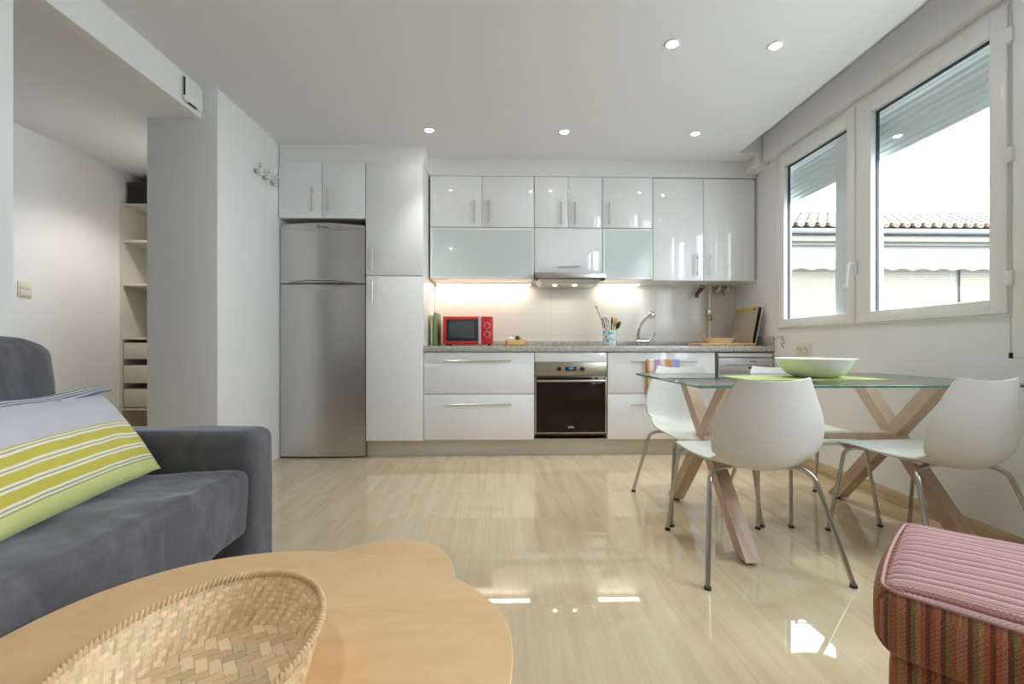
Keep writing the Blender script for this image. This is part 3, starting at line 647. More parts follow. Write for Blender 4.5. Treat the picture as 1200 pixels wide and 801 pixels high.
lump(.140, 3.82, ZW+.050, .026, M_dkwood, 'pine_cone', 'dark brown cone shape in the pine box', 'decoration', (.8, .9, 1.4))
lump(.180, 3.83, ZW+.048, .026, M_kraft, 'paper_bag', 'tan crumpled bag at the right in the pine box', 'bag', (.9, .9, .9))
gl = tag(obj('drinking_glass', lathe(BM(), [(0, .004), (.026, .004), (.031, .10), (.033, .10), (.028, 0), (0, 0)], 24), M_glass), 'clear glass tumbler standing behind the pine box', 'glass'); gl.location = (.105, 3.93, ZW)
# crock with utensils
cr = thing('utensil_crock', 'blue and white mosaic crock holding kitchen tools', 'crock', (0.962, 3.98, ZW))
obj('pot', lathe(BM(), [(0, 0), (.055, 0), (.058, .004), (.060, .135), (.058, .137), (.055, .132), (.053, .006), (0, .006)], 36), M_crock, cr)
def utensil(name, label, base, tip, m1, headfn, m2=None, r=.0055):
    b, t_ = Vector(base), Vector(tip); o = thing(name, label, 'utensil', b); bm = tube(BM(), [(0, 0, 0), (t_-b)*.5, t_-b], [r, r*.9, r], 10); obj('handle', bm, m1, o)
    bm = headfn(); hd_ = obj('head', bm, m2 or m1, o); d = (t_-b).normalized(); xx = Vector((0, 1, 0)).cross(d).normalized(); yy_ = d.cross(xx); hd_.rotation_euler = Matrix((xx, yy_, d)).transposed().to_euler(); hd_.location = t_-b-d*.005; return o
def spoon_head(w_=.024, l_=.045, th=.006):
    w_, l_ = w_*1.1, l_*1.15
    def f():
        bm = BM(); bmesh.ops.create_uvsphere(bm, u_segments=20, v_segments=12, radius=1)
        for q in bm.verts: q.co = Vector((q.co.x*w_*(1-.15*q.co.z), q.co.y*th, (q.co.z+1)*l_))
        return bm
    return f
def slat_head():
    bm = BM()
    for k in range(4): tube(bm, [(-.024+k*.012-.006*(1.5-k), 0, 0), (-.030+k*.020, .004*math.sin(k), .045), (-.020+k*.013, 0, .085)], .0035, 8)
    tube(bm, [(-.03, 0, .045), (-.02, 0, .085), (0, 0, .095), (.02, 0, .085), (.03, 0, .045)], .003, 8); return bm
cxk, cyk = .962, 3.98
utensil('wooden_spoon', 'long wooden spoon handle leaning left out of the crock', (cxk+.02, cyk, ZW+.012), (cxk-.118, cyk-.01, ZW+.335), M_boxwood, spoon_head(.009, .012, .007))
utensil('wooden_spoon', 'broad wooden spatula standing right of centre in the crock', (cxk-.01, cyk+.01, ZW+.012), (cxk+.040, cyk+.01, ZW+.175), M_boxwood, spoon_head(.022, .038, .005))
utensil('slotted_spoon', 'black and grey slotted serving spoon in the crock', (cxk+.015, cyk-.015, ZW+.012), (cxk-.030, cyk-.015, ZW+.165), M_silver, slat_head, M_black)
utensil('kitchen_knife', 'black-handled tool standing upright in the crock', (cxk, cyk-.02, ZW+.012), (cxk+.012, cyk-.02, ZW+.19), M_black, spoon_head(.008, .032, .007))
utensil('ladle', 'dark serving spoon at the right edge of the crock', (cxk-.02, cyk-.02, ZW+.012), (cxk+.058, cyk-.02, ZW+.155), M_black, spoon_head(.016, .032, .01))
utensil('spatula', 'bright green handled spatula low in the crock', (cxk+.0, cyk-.035, ZW+.012), (cxk-.012, cyk-.035, ZW+.16), M_lime, spoon_head(.006, .02, .005))
# tap
tp = thing('kitchen_tap', 'chrome kitchen mixer tap with angled pull-out spray', 'tap', (1.28, 4.12, ZW))
obj('base', lathe(BM(), [(0, 0), (.028, 0), (.028, .006), (.022, .012), (.022, .065), (0, .07)], 24, (-.015, 0, 0)), M_chrome, tp)
obj('mixer_body', tube(BM(), [(-.045, 0, .045), (.075, 0, .045)], .023, 18), M_chrome, tp)
obj('spout', tube(BM(), smooth_path([(-.022, 0, .05), (-.022, -.01, .17), (.055, -.05, .275)], .06, 8), .014, 14), M_chrome, tp)
bm = BM(); bmesh.ops.create_uvsphere(bm, u_segments=20, v_segments=14, radius=.036); o = obj('spray_head', bm, M_chrome, tp); o.location = (.078, -.06, .278)
obj('lever', tube(BM(), smooth_path([(.07, 0, .045), (.10, 0, .055), (.128, -.01, .13)], .02), [.010]*2+[.008]*6+[.006], 10) if False else tube(BM(), [(.07, 0, .045), (.105, 0, .065), (.125, -.01, .10), (.130, -.012, .135)], [.012, .009, .007, .006], 10), M_chrome, tp)
# chopping board, basket, mats and pipes in the corner
tag(obj('chopping_board', box(1.66, 2.13, 3.72, 3.98, ZW+.001, ZW+.023, bev=.008), M_board), 'wooden chopping board lying at the right end of the worktop', 'chopping board')
ba = thing('bread_basket', 'small cream oblong basket with side loops on the chopping board', 'basket', (1.885, 3.86, ZW+.024))
obj('tray', lathe(BM(), [(0, 0), (.105, 0), (.128, .038), (.131, .040), (.126, .042), (.104, .006), (0, .006)], 40, sx=1.0, sy=.6), M_cream, ba)
for s in (-1, 1):
    obj('loop', tube(BM(), smooth_path([(s*.120, -.03, .030), (s*.138, -.03, .062), (s*.138, .03, .062), (s*.120, .03, .030)], .02), .004, 8), M_straw, ba)
def mat_board(x, label, m_, th, h, dy):
    bm = box(-th/2, th/2, -.19+dy, .19, 0, h, bev=.003)
    o = tag(obj('placemat', bm, m_), label, 'placemat'); o.location = (x, 3.96, ZW+.004); o.rotation_euler = (0, math.radians(11), 0); return o
pm = mat_board(2.115, 'woven rush placemat with flower border leaning on the wall, frontmost', M_straw, .008, .335, 0)
bm = BM(); obj('flower_border', box(-.0055, .0055, -.188, .188, .312, .338, bev=.002), mat('yellow_border', (.55, .45, .14), .7), pm)
for k, (y, c_) in enumerate(((-.14, (.50, .05, .03)), (-.03, (.62, .38, .03)), (.07, (.60, .45, .05)), (.15, (.50, .20, .05)))):
    bm = BM(); bmesh.ops.create_icosphere(bm, subdivisions=2, radius=.016); o = obj('flower', bm, mat('flower_%d' % k, c_, .7), pm)
    o.location = (-.006, y, .318); o.scale = (.35, 1.3, .8)
mat_board(2.138, 'dark edged placemat leaning on the wall, middle of the stack', M_dpipe, .008, .330, .0)
mat_board(2.152, 'pale placemat leaning on the wall, hindmost of the stack', M_wplas, .006, .335, .0)
pp = thing('water_pipe', 'white vertical water pipe with brass valve on the splashback', 'pipe', (1.975, 4.225, ZW))
obj('riser', tube(BM(), [(0, 0, .05), (0, 0, .567)], .011, 12), M_ivory, pp)
obj('valve', lathe(BM(), [(0, .235), (.017, .235), (.020, .25), (.020, .275), (.013, .285), (0, .285)], 16), M_brass, pp)
obj('valve_cap', lathe(BM(), [(0, .285), (.018, .287), (.022, .31), (.018, .335), (0, .337)], 16), M_chrome, pp)
def corner_pipe(x, label, pts, r=.018, m_=None):
    t = thing('pipe_fitting', label, 'pipe fitting', (x, 4.21, 1.44)); obj('elbow', tube(BM(), smooth_path(pts, .03), r, 12), m_ or M_dpipe, t)
    p = Vector(pts[-1]); obj('collar', lathe(BM(), [(r, -.006), (r+.006, -.006), (r+.006, .012), (r, .012)], 16, tuple(Vector(pts[0])+Vector((0, 0, -.02)))), M_brass, t); return t
corner_pipe(1.895, 'bent dark flexible pipe under the right wall cupboard, leftmost of the fittings', [(0, 0, .028), (-.005, 0, -.005), (-.045, 0, -.045), (-.06, 0, -.085)])
corner_pipe(2.055, 'steel pipe elbow under the right wall cupboard, just right of the white pipe', [(0, 0, .028), (0, 0, -.01), (-.02, 0, -.03), (-.045, 0, -.035)], .020, M_chrome)
corner_pipe(2.135, 'steel pipe stub under the right wall cupboard, nearest the corner', [(0, 0, .028), (0, 0, -.015), (-.02, 0, -.035), (-.04, 0, -.04)], .022, M_chrome)
# tea towel over the drawer handle
tt = BM(); cols = [(.62, .32, .16), (.78, .70, .60), (.52, .32, .55), (.78, .72, .64), (.68, .32, .16), (.32, .38, .66)]
M_tt = mat('striped_tea_towel', (.6, .5, .4), .9); sx_ = N(M_tt, 'ShaderNodeSeparateXYZ'); L(M_tt, coords(M_tt, 'UV'), sx_.inputs[0]); L(M_tt, ramp(M_tt, sx_.outputs[0], [(0, cols[0]), (.08, cols[1]), (.22, cols[2]), (.40, cols[3]), (.55, cols[4]), (.77, cols[5])], 'CONSTANT'), bsdf(M_tt).inputs['Base Color'])
uvl = tt.loops.layers.uv.new('UVMap'); prof = [(.012, -.30), (.0125, -.1), (.011, -.02), (.0085, .006), (0, .0105), (-.0085, .006), (-.012, -.02), (-.014, -.06), (-.016, -.13)]
cols_v = []
for i in range(25):
    x = -.135+.27*i/24; wv_ = .004*math.sin(i*1.1); cols_v.append([tt.verts.new((x, y-(wv_ if k > 6 else 0), z)) for k, (y, z) in enumerate(prof)])
for i in range(24):
    for k in range(len(prof)-1):
        f_ = tt.faces.new((cols_v[i][k], cols_v[i+1][k], cols_v[i+1][k+1], cols_v[i][k+1]))
        for lp, u_ in zip(f_.loops, (i/24, (i+1)/24, (i+1)/24, i/24)): lp[uvl].uv = (u_, 0)
o = obj('tea_towel', tt, M_tt); tag(o, 'striped tea towel in orange, purple and blue over the right drawer handle', 'tea towel'); o.location = (1.315, YD-.028, .779); so = o.modifiers.new('t', 'SOLIDIFY'); so.thickness = .002; so.offset = 1

# ------------------------------------------------------------------ small fittings on walls
for y, lb in ((3.315, 'chrome coat hook nearest the room on the column wall'), (3.435, 'middle one of the three chrome coat hooks'), (3.545, 'chrome coat hook closest to the cupboard over the fridge')):
    t = thing('coat_hook', lb, 'coat hook', (-1.78, y, 2.165))
    o = obj('wall_plate', lathe(BM(), [(0, 0), (.020, 0), (.018, .008), (0, .010)], 20), M_chrome, t); o.rotation_euler = (0, PI/2, 0)
    obj('upper_arm', tube(BM(), smooth_path([(0.005, 0, .005), (.028, 0, .008), (.042, 0, .040)], .012), .006, 10), M_chrome, t)
    bm = BM(); bmesh.ops.create_uvsphere(bm, u_segments=16, v_segments=10, radius=.016); o = obj('upper_knob', bm, M_chrome, t); o.location = (.043, 0, .042)
    obj('lower_arm', tube(BM(), [(0.005, 0, 0), (.03, 0, -.018)], .007, 10), M_chrome, t); bm = BM(); bmesh.ops.create_uvsphere(bm, u_segments=16, v_segments=10, radius=.014); o = obj('lower_knob', bm, M_chrome, t); o.location = (.032, 0, -.020)
t = thing('wall_alarm', 'white alarm box with black edge strips on the dropped beam', 'alarm', (-1.88, 2.79, 2.415))
obj('case', box(0.0, .020, -.078, .082, -.062, .082, bev=.008, seg=3), M_wplas, t); obj('edge_strip', box(.010, .021, -.0800, -.0768, -.035, .070, bev=.001), M_black, t)
obj('underside_strip', box(.006, .021, -.04, .03, -.067, -.060, bev=.002), M_black, t); obj('button', lathe(BM(), [(0, .02), (.006, .02), (.006, .022), (0, .022)], 12), M_silver, t).rotation_euler = (0, PI/2, 0)
t = thing('light_switch', 'cream double light switch on the hall wall', 'light switch', (-3.12, 3.035, 1.265))
obj('plate', box(0, .006, -.040, .045, -.05, .055, bev=.002), M_ivory, t)
for z in (-.022, .024): obj('rocker', box(.005, .009, -.028, .032, z-.018, z+.018, bev=.002), M_ivory, t)
t = thing('power_socket', 'cream double power socket on the wall under the window', 'socket', (2.25, 3.305, .876))
obj('plate', box(-.010, 0, -.078, .078, -.046, .046, bev=.003), M_ivory, t)
for y in (-.036, .036):
    o = obj('outlet', lathe(BM(), [(.0, .001), (.020, .001), (.021, .005), (.024, .005), (.025, 0)], 24), M_ivory, t); o.location = (-.010, y, 0); o.rotation_euler = (0, -PI/2, 0)
    for dy in (-.009, .009): q = obj('pin_hole', lathe(BM(), [(0, .0), (.003, .0), (.003, .002), (0, .002)], 8), M_edge, o); q.location = (0, dy, .001)
# faded leaf motif on the border by the worktop end
M_leaf = mat('faded_green_print', (.42, .44, .34), .7)
t = thing('leaf_transfer', 'faded grey-green leaf motif on the wall beside the worktop end', 'wall decoration', (2.249, 3.555, .935))
for k in range(5):
    bm = BM(); bmesh.ops.create_uvsphere(bm, u_segments=12, v_segments=6, radius=1)
    for q in bm.verts: q.co = Vector((q.co.x*.0008, q.co.y*.010*(1-.5*q.co.z), q.co.z*.020))
    o = obj('leaf', bm, M_leaf, t); o.location = (0, .016*math.sin(k*2.1), -.04+.02*k); o.rotation_euler = (math.radians(-50+33*k), 0, 0)
struct('trim_9', box(2.238, 2.25, 3.56, 3.66, .966, .978, bev=.003), M_ivory)

# ------------------------------------------------------------------ hall wardrobe unit
wd = thing('wardrobe_unit', 'cream open shelving unit with three drawers in the hall', 'wardrobe', (-2.80, 3.78, 0))
obj('side_panel', box(-.318, -.300, 0, .48, 0, 2.066), M_ward, wd); obj('side_panel', box(.282, .300, 0, .48, 0, 2.066), M_ward, wd); obj('back_panel', box(-.300, .282, .47, .48, .37, 2.06), M_ward, wd)
for z in (2.048, 1.750, 1.392, .952, .372): obj('shelf', box(-.300, .282, .004, .47, z, z+.018), M_ward, wd)
for z0, z1 in ((.785, .925), (.588, .740), (.392, .545)): obj('drawer', box(-.292, .274, .004, .44, z0+.006, z1, bev=.001), M_ward, wd)
bb = thing('storage_box', 'black fabric storage box on top of the hall shelving', 'box', (-2.84, 3.98, 2.067)); obj('box_body', box(-.255, .20, -.15, .15, 0, .165, bev=.008), M_darkbox, bb); obj('box_lid', box(-.26, .205, -.155, .155, .150, .19, bev=.006), M_darkbox, bb)

# ------------------------------------------------------------------ sofa
sf = thing('sofa', 'dark grey velvet sofa along the left wall', 'sofa', (-1.35, 0.6, 0))
def wr(amp, f=1.0):
    def d(p, u):
        n_ = noise.noise(Vector((p.x*3.0, p.y*9*f, p.z*4.0)))*amp; n2 = noise.noise(Vector((p.x*14, p.y*26, p.z*10)))*amp*.35
        c = Vector((math.copysign(1, u.x)*(abs(u.x) > .9), math.copysign(1, u.y)*(abs(u.y) > .9)*.4, math.copysign(1, u.z)*(abs(u.z) > .9)))
        return p+c*(n_+n2)
    return d
X0, Y0_ = -1.35, .6
def sb(x0, x1, y0, y1, z0, z1, r, **k): return soft_box(x0-X0, x1-X0, y0-Y0_, y1-Y0_, z0, z1, r, **k)
obj('arm', sb(-1.86, -.795, 1.470, 1.615, .03, .622, .035, puff=(.004, .004, .004), disp=wr(.003)), M_sofa, sf, angle=80)
obj('arm', sb(-1.86, -.795, -.62, -.475, .03, .622, .035, puff=(.004, .004, .004), disp=wr(.003)), M_sofa, sf, angle=80)
obj('base', box(-1.84-X0, -.905-X0, -.475-Y0_, 1.452-Y0_, .05, .30, bev=.012), M_sofa, sf)
def seatdisp(p, u):
    p = p.copy(); p.z += (.038*(p.x+.25)/.8 if u.z > -.5 else 0)
    e = math.exp(-((p.x-.50)/.13)**2) if u.z > .9 else (.6 if u.x > .98 else 0)
    g_ = .0035*e*noise.noise(Vector((p.x*7, p.y*34+p.x*22, p.z*8)))
    p.z += g_ if u.z > .9 else 0; p.x += g_ if u.x > .98 else 0; return wr(.009)(p, u)
obj('seat_cushion', sb(-1.60, -.800, -.470, 1.473, .292, .470, .036, puff=(.004, .0, .012), N_=90, disp=seatdisp), M_sofa, sf, angle=80)
obj('back_frame', sb(-1.868, -1.70, -.47, 1.47, .05, .78, .04, puff=(.0, .0, .0)), M_sofa, sf, angle=80)
def backdisp(p, u):
    t_ = (p.z-.47)/.45; k = max(0, t_)
    p = Vector((p.x-.03*k, p.y+(.0 if p.y < .3 else .10*k-.080*max(0, k)**2), p.z-.025*noise.noise(Vector((1.3, p.y*4, 0)))*k)); return wr(.011)(p, u)
obj('back_cushion', sb(-1.72, -1.395, .50, 1.480, .485, .922, .065, puff=(.045, .0, .006), N_=34, disp=backdisp), M_sofa, sf, angle=80)
obj('back_cushion', sb(-1.72, -1.41, -.47, .49, .485, .925, .085, puff=(.05, .0, .01), N_=34, disp=backdisp), M_sofa, sf, angle=80)
for x in (-1.75, -.90):
    for y in (-.55, 1.54): obj('foot', lathe(BM(), [(0, 0), (.02, 0), (.025, .05), (0, .05)], 12, (x-X0, y-Y0_, 0)), M_black, sf)

# striped lumbar cushion leaning on the back cushion
A_, B_, C_, D_ = Vector((-.968, .80, .508)), Vector((-1.058, 1.435, .520)), Vector((-1.262, 1.450, .765)), Vector((-1.215, .82, .735))
def pillow_mesh(nu=60, nv=36, T=.070):
    bm = BM(); uvl = bm.loops.layers.uv.new('UVMap'); nrm = (B_-A_).cross(D_-A_).normalized()
    if nrm.x < 0: nrm = -nrm
    sides = []
    for sgn in (1, -1):
        g = []
        for i in range(nu+1):
            row = []
            for j in range(nv+1):
                u, v_ = i/nu*2-1, j/nv*2-1; pu = 1-.035*(1-v_*v_)*abs(u)**6; pv = 1-.05*(1-u*u)*abs(v_)**6
                U, V = (u*pu+1)/2, (v_*pv+1)/2; p = A_*(1-U)*(1-V)+B_*U*(1-V)+C_*U*V+D_*(1-U)*V
                th = T*((1-abs(u)**2.4)*(1-abs(v_)**2.2))**.55; p = p+nrm*(th*sgn*(1.0 if sgn > 0 else .9))
                p += nrm*.010*noise.noise(Vector((u*14, 3, 0)))*max(0, (v_-.72)/.28)*(1-abs(u)**8) + nrm*.006*noise.noise(Vector((u*5, v_*3, sgn)))*(1-abs(u)**8)
                if v_ > .5: p.z += -.012*(v_-.5)*2*math.sin(u*2.2+.6)
                if (i in (0, nu) or j in (0, nv)) and sgn < 0: row.append(sides[0][i][j])
                else: row.append(bm.verts.new(p))
            g.append(row)
        sides.append(g)
    for s, g in enumerate(sides):
        for i in range(nu):
            for j in range(nv):
                q = [(i, j), (i+1, j), (i+1, j+1), (i, j+1)]
                if s: q = q[::-1]
                f_ = bm.faces.new([g[a][b] for a, b in q])
                for lp, (a, b) in zip(f_.loops, q): lp[uvl].uv = (a/nu, b/nv)
    return bm, nrm
bm, nrm = pillow_mesh()
tp_ = (A_+B_)/2
o = obj('throw_cushion', bm, M_cush, angle=80)
M_trim = mat('grey_striped_trim', (0.5, 0.5, 0.55), 0.85); su = N(M_trim, 'ShaderNodeSeparateXYZ'); L(M_trim, coords(M_trim, 'UV'), su.inputs[0])
L(M_trim, ramp(M_trim, su.outputs[1], [(0, DG), (.10, LG), (.20, DG), (.34, LG), (.44, DG), (.56, LG), (.70, DG), (.82, LG), (.92, DG)], 'CONSTANT'), bsdf(M_trim).inputs['Base Color'])
bm = BM(); uvl = bm.loops.layers.uv.new('UVMap'); rows = []; out = (C_-B_).normalized()
for i in range(81):                                            # flat striped border along the top edge, a little crumpled
    U = .01+.98*i/80; row = []
    for j in range(9):
        V = j/8; e = D_*(1-U)+C_*U; e.z += -.012*math.sin((U*2-1)*2.2+.6); dd = -.030+.046*V
        row.append(bm.verts.new(e+out*dd+nrm*(.034*(1-V)**.6+.004+.005*noise.noise(Vector((U*9, V*1.5, 4)))+.003*math.sin(U*23+V*2))))
    rows.append(row)
for i in range(80):
    for j in range(8):
        f_ = bm.faces.new((rows[i][j], rows[i+1][j], rows[i+1][j+1], rows[i][j+1]))
        for lp, (a, b) in zip(f_.loops, ((i, j), (i+1, j), (i+1, j+1), (i, j+1))): lp[uvl].uv = (a/80, b/8)
tb = obj('border', bm, M_trim, o, angle=80); so = tb.modifiers.new('t', 'SOLIDIFY'); so.thickness = .004
tag(o, 'striped cushion in lime, yellow and grey leaning on the sofa back', 'cushion')
# ------------------------------------------------------------------ coffee tables and basket
def pebble_table(name, label, outline, ztop, legs, n=10):
    c = sum((Vector((p[0], p[1], 0)) for p in outline), Vector())/len(outline); t = thing(name, label, 'coffee table', (c.x, c.y, 0))
    cur = [p-c for p in catmull([(x, y, 0) for x, y in outline], n)]
    bm = prism(BM(), [(p.x, p.y) for p in cur], ztop-.020, ztop, .012); o = obj('tabletop', bm, M_ply, t, mats=[M_ply, M_plyedge], angle=30)
    for f_ in o.data.polygons:
        if abs(f_.normal.z) < .6: f_.material_index = 1
    for (x, y) in legs:
        dx, dy = (x-c.x)*.14, (y-c.y)*.14
        obj('leg', tube(BM(), [(x-c.x, y-c.y, ztop-.021), (x-c.x+dx, y-c.y+dy, 0)], [.020, .011], 16), M_ply, t)
    return t
pebble_table('coffee_table', 'rounded birch coffee table holding the woven basket', [(.016, .70), (-.024, .81), (-.113, .900), (-.255, .975), (-.44, 1.005), (-.61, .965), (-.725, .86), (-.772, .72), (-.762, .54), (-.66, .38), (-.48, .28), (-.26, .27), (-.08, .38), (.0, .54)], .45, [(-.16, .48), (-.16, .80), (-.58, .45), (-.60, .80)])
pebble_table('side_table', 'lower birch side table tucked under the larger coffee table', [(-.102, 1.00), (-.128, 1.12), (-.196, 1.203), (-.291, 1.223), (-.375, 1.190), (-.455, 1.11), (-.50, .98), (-.46, .80), (-.33, .70), (-.19, .73), (-.105, .85)], .38, [(-.20, 1.08), (-.39, 1.02), (-.28, .82)])

WR = random.Random(3)
def basket_mesh():
    """side wall of twill-woven flat strips, as a displaced surface; returns wall, rim and base meshes"""
    def ell(a, R): return Vector((R[0]*math.cos(a), R[1]*math.sin(a), 0))
    R0, R1 = (.116, .160), (.137, .184); nu, nv = 900, 48; H_ = .070; cells_u, cells_v = 184, 9
    shade = {}
    def sh(k):
        if k not in shade: shade[k] = WR.uniform(.78, 1.12)
        return shade[k]
    def wave(i, j, fu, fv):
        over = ((i+j) % 4) < 2; w_u, w_v = math.sin(PI*fu)**.5, math.sin(PI*fv)**.5
        return over, (w_u if over else w_v)
    bm = BM(); cl = bm.loops.layers.float_color.new('Col'); faces = []; info = {}
    for side in (0, 1):
        g = []
        for a_ in range(nu):
            row = []
            for b_ in range(nv+1):
                t_ = b_/nv; ang = 2*PI*a_/nu; R = [R0[k]*(1-t_)+R1[k]*t_ for k in (0, 1)]
                # strips lean diagonally, giving the herringbone look
                uu = (a_/nu*cells_u+t_*cells_v*.5) % cells_u; vv = t_*cells_v; i, j = int(uu), min(int(vv), cells_v-1); over, h = wave(i, j, uu-i, min(vv-j, 1))
                off_ = (-.004 if side else .0)+(h*.0016)*(-1 if side else 1)
                p = ell(ang, (R[0]+off_, R[1]+off_)); p.z = t_*H_+.004
                q = bm.verts.new(p); info[q] = (over, i if over else 1000+j*7+(i//2), h); row.append(q)
            g.append(row)
        for a_ in range(nu):
            for b_ in range(nv):
                q = (g[a_][b_], g[(a_+1) % nu][b_], g[(a_+1) % nu][b_+1], g[a_][b_+1]); f_ = bm.faces.new(q if not side else q[::-1])
                over, key, h = info[q[0]]; s = sh(key); base = (.82, .60, .36) if over else (.88, .70, .46)
                for lp in f_.loops: lp[cl] = (base[0]*s, base[1]*s, base[2]*s, 1)
    wall_ = bm
    bm = BM(); cl = bm.loops.layers.float_color.new('Col'); n = 150         # braided rim: two strands winding round each other
    for ph in (0, PI):
        pts = []; rad = []
        for k in range(n*6):
            a = 2*PI*k/(n*6); tw = a*n/2+ph; R = (R1[0]-.002+.0028*math.cos(tw), R1[1]-.002+.0028*math.cos(tw)); p = ell(a, R); p.z = H_+.005+.0035*math.sin(tw); pts.append(p)
        tube(bm, pts, .0030, 6, cyclic=True)
    for f_ in bm.faces:
        s = .95+.2*noise.noise(f_.calc_center_median()*60)
        for lp in f_.loops: lp[cl] = (.72*s, .51*s, .29*s, 1)
    rim_ = bm
    bm = BM(); cl = bm.loops.layers.float_color.new('Col'); n = 170; pw = .0155; verts = {}
    def bh(x, y):
        xr, yr = x*.8+y*.6, -x*.6+y*.8; i, j = math.floor(xr/pw), math.floor(yr/pw); fu, fv = xr/pw-i, yr/pw-j; over = ((i+j) % 4) < 2
        prof_ = (math.sin(PI*(fu if over else fv))**.35); return over, (i if over else 500+j), prof_
    for i in range(n+1):
        for j in range(n+1):
            x, y = (i/n*2-1)*R0[0], (j/n*2-1)*R0[1]
            if (x/R0[0])**2+(y/R0[1])**2 <= 1.0: verts[i, j] = bm.verts.new((x, y, .004+.0028*bh(x, y)[2]))
    for i in range(n):
        for j in range(n):
            if all(k in verts for k in ((i, j), (i+1, j), (i+1, j+1), (i, j+1))):
                f_ = bm.faces.new([verts[k] for k in ((i, j), (i+1, j), (i+1, j+1), (i, j+1))]); c_ = f_.calc_center_median(); over, key, h = bh(c_.x, c_.y); s = sh(('b', key))*1.0; dk = .55 if h < .45 else 1
                for lp in f_.loops: lp[cl] = ((.86 if over else .76)*s*dk, (.69 if over else .57)*s*dk, (.46 if over else .34)*s*dk, 1)
    return wall_, rim_, bm
bk = thing('woven_basket', 'oval woven bamboo tray basket on the coffee table', 'basket', (-.376, .572, .4505), 0)
wl_, rm_, bs_ = basket_mesh()
obj('basket_side', wl_, M_weave, bk, angle=80); obj('braided_rim', rm_, M_weave, bk, angle=80); obj('basket_base', bs_, M_weave, bk, angle=80)
obj('foot_band', tube(BM(), [(.116*math.cos(a*PI/40), .160*math.sin(a*PI/40), .005) for a in range(80)], .0045, 8, cyclic=True), M_boxwood, bk)

# ------------------------------------------------------------------ ottoman
ot = thing('ottoman', 'square ottoman in pink and rust ribbed fabric in the near right corner', 'ottoman', (0.69, 0.82, 0), math.radians(-47))
# local x runs along the front edge, local y along the left edge
def otdisp(p, u):
    return p+Vector((0, 0, (.004*noise.noise(Vector((p.x*9, p.y*9, 2))) if u.z > .9 else 0)))
bm = soft_box(0.0, .58, 0.0, .46, .325, .462, .038, puff=(.020, .022, .014), N_=22, disp=otdisp)
o = obj('cushion', bm, M_ribs, ot, mats=[M_ribs, M_ribt, M_ribs_y], angle=80)
for f_ in o.data.polygons:
    n_ = f_.normal; f_.material_index = 1 if f_.center.z > .4525 else (2 if abs(n_.x) > abs(n_.y) else 0)
def piping(z, rad=.0065, ins=.012):
    bm = BM(); pts = []
    x0, x1, y0, y1 = ins, .58-ins, ins, .46-ins; r = .028
    for cx_, cy_, a0 in ((x1-r, y1-r, 0), (x0+r, y1-r, 90), (x0+r, y0+r, 180), (x1-r, y0+r, 270)):
        for k in range(7): a = math.radians(a0+15*k); pts.append((cx_+r*math.cos(a), cy_+r*math.sin(a), z))
    full = []
    for i in range(len(pts)):
        a, b = Vector(pts[i]), Vector(pts[(i+1) % len(pts)]); n_ = max(1, int((b-a).length/.006))
        for k in range(n_): full.append(a+(b-a)*k/n_)
    def bow(p):
        s = (1-((p.x-.29)/.29)**2), (1-((p.y-.23)/.23)**2); q = p.copy()
        if p.y < .06: q.y -= .011*max(0, s[0])
        if p.x < .06: q.x -= .009*max(0, s[1])
        return q
    full = [bow(p) for p in full]
    return tube(bm, full, [rad*(1+.12*math.sin(i*2.4)) for i in range(len(full))], 8, cyclic=True)
obj('piping', piping(.4525, .0032, .010), M_pipe, ot, angle=80)
o = obj('base', soft_box(.018, .562, .018, .442, .045, .335, .025, puff=(.01, .01, 0)), M_ribs, ot, mats=[M_ribs, M_ribs_y], angle=80)
for f_ in o.data.polygons: f_.material_index = 1 if abs(f_.normal.x) > abs(f_.normal.y) else 0
for x in (.07, .51):
    for y in (.07, .39): obj('foot', lathe(BM(), [(0, 0), (.018, 0), (.022, .05), (0, .05)], 12, (x, y, 0)), M_dkwood, ot)

# ------------------------------------------------------------------ dining table
dt = thing('dining_table', 'glass-topped dining table on crossed oak legs by the window', 'table', (1.51, 2.21, 0))
ox_, oy_ = 1.51, 2.21
bm = box(.79-ox_, 2.215-ox_, 1.79-oy_, 2.63-oy_, .730, .740, bev=.0015); o = obj('glass_top', bm, M_tglass, dt, smooth=False, mats=[M_tglass, M_tealg])
for f_ in o.data.polygons:
    if abs(f_.normal.z) < .8: f_.material_index = 1
for x in (1.03, 2.0):
    obj('leg', beam(BM(), (x-ox_, 1.86-oy_, .014), (x-ox_, 2.49-oy_, .728), .062), M_oak, dt, smooth=False)
    obj('leg', beam(BM(), (x-ox_, 2.64-oy_, .014), (x-ox_, 2.01-oy_, .728), .0615), M_oak, dt, smooth=False)
    for y in (1.86, 2.64): obj('foot_pad', lathe(BM(), [(0, 0), (.02, 0), (.02, .015), (0, .015)], 16, (x-ox_, y-oy_, 0)), M_black, dt)
obj('stretcher', beam(BM(), (1.05-ox_, 2.25-oy_, .437), (1.98-ox_, 2.25-oy_, .437), .058, up=(0, 0, 1)), M_oak, dt, smooth=False)
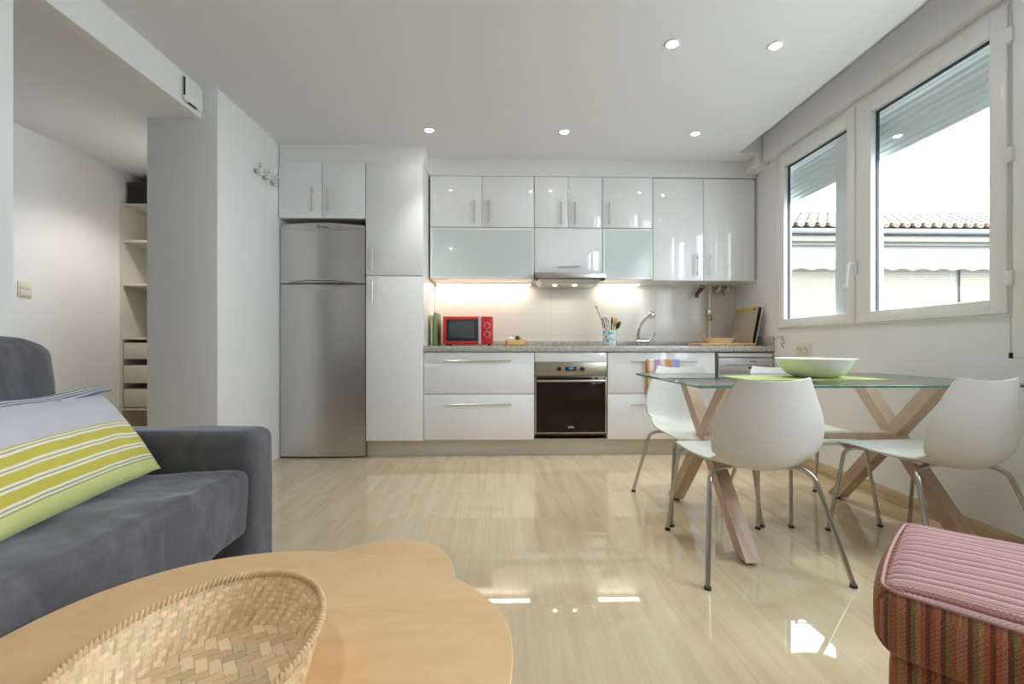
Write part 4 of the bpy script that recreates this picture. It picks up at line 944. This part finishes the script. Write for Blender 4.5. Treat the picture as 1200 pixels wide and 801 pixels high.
# runner and bowl
bm = BM(); ol = catmull([(-.33, -.13, 0), (0, -.165, 0), (.30, -.15, 0), (.31, -.11, 0), (.24, .14, 0), (.0, .165, 0), (-.28, .14, 0), (-.34, .1, 0)], 8)
prism(bm, [(p.x, p.y) for p in ol], 0, .0035); o = tag(obj('placemat', bm, M_lime), 'lime green felt placemat under the white bowl on the glass table', 'placemat'); o.location = (1.50, 2.215, .7405)
bw = thing('fruit_bowl', 'wide shallow white bowl with cream inside on the lime placemat', 'bowl', (1.560, 2.21, .7445))
obj('shell', lathe(BM(), [(0, 0), (.085, 0), (.10, .006), (.135, .028), (.160, .062), (.174, .090), (.1765, .0925), (.174, .094), (.170, .090)], 64), M_bowl, bw, angle=60)
obj('inside', lathe(BM(), [(.1705, .091), (.155, .063), (.130, .032), (.095, .012), (0, .008)], 64), M_cream, bw, angle=80)

# ------------------------------------------------------------------ chairs
def chair_shell():
    ctrl = [(.258, .405, .165, 0), (.262, .424, .185, .0), (.240, .438, .203, .0), (.15, .440, .216, .004), (.03, .428, .214, .012), (-.08, .415, .207, .028), (-.145, .410, .200, .046),
            (-.205, .424, .196, .066), (-.236, .470, .212, .068), (-.246, .54, .222, .064), (-.250, .61, .213, .055), (-.252, .68, .184, .045), (-.255, .74, .154, .034), (-.257, .772, .137, .026)]
    pr = catmull([Vector(c) for c in [(a, b, c_) for a, b, c_, d in ctrl]], 5, False); cu = catmull([Vector((d, 0, 0)) for *_, d in ctrl], 5, False)
    bm = BM(); nu = 28; G_ = []; n = len(pr)
    for j, p in enumerate(pr):
        a, b = pr[max(j-1, 0)], pr[min(j+1, n-1)]; ty, tz = b.x-a.x, b.y-a.y; l_ = math.hypot(ty, tz) or 1; ny, nz = tz/l_, -ty/l_    # inward side: up on the seat, forward on the back
        row = []
        for i in range(nu+1):
            s = i/nu*2-1; c = cu[j].x*s*s; x = s*p.z; y = p.x+ny*c; z = p.y+nz*c
            if j < 12: y -= .035*abs(s)**4*(1-j/12)                 # rounded front corners
            f_ = max(0, (j-(n-14))/13); z += f_*.011*(s*s-.5)        # top edge dips between its corners
            row.append(bm.verts.new((x, y, z)))
        G_.append(row)
    for j in range(n-1):
        for i in range(nu): bm.faces.new((G_[j][i], G_[j][i+1], G_[j+1][i+1], G_[j+1][i]))
    return bm
def make_chair():
    t = thing('dining_chair', '', 'chair', (0, 0, 0), 0, 'white shell chairs round the dining table')
    o = obj('seat_shell', chair_shell(), M_chair, t, angle=80); so = o.modifiers.new('t', 'SOLIDIFY'); so.thickness = .007; so.offset = 0; bv = o.modifiers.new('b', 'BEVEL'); bv.width = .0025; bv.segments = 2; bv.angle_limit = 1.0
    for s in (-1, 1):
        obj('leg', tube(BM(), smooth_path([(s*.085, .10, .420), (s*.170, .195, .421), (s*.192, .215, .395), (s*.225, .27, .008)], .03), .0085, 12), M_leg, t)
        obj('leg', tube(BM(), smooth_path([(s*.085, -.08, .405), (s*.185, -.115, .400), (s*.212, -.15, .375), (s*.275, -.27, .008)], .035), .0095, 12), M_leg, t)
        obj('glide', lathe(BM(), [(0, 0), (.013, 0), (.013, .010), (0, .010)], 14, (s*.225, .27, 0)), M_black, t); obj('glide', lathe(BM(), [(0, 0), (.013, 0), (.013, .010), (0, .010)], 14, (s*.275, -.27, 0)), M_black, t)
    obj('underframe', box(-.10, .10, -.10, .12, .402, .412, bev=.003), M_chrome, t)
    return t
ch0 = make_chair()
for k, (x, y, a, lb) in enumerate(((1.040, 1.925, 0, 'white shell chair with its back to the camera at the near left of the table'), (1.850, 1.925, math.radians(6), 'white shell chair with its back to the camera behind the ottoman, at the right'),
                      (1.085, 2.500, PI-math.radians(2), 'white shell chair facing the camera at the far left side of the table'), (1.665, 2.480, PI, 'white shell chair facing the camera behind the white bowl'))):
    c_ = ch0 if k == 0 else copy_tree(ch0)
    c_.location = (x, y, 0); c_.rotation_euler = (0, 0, a); c_['label'] = lb
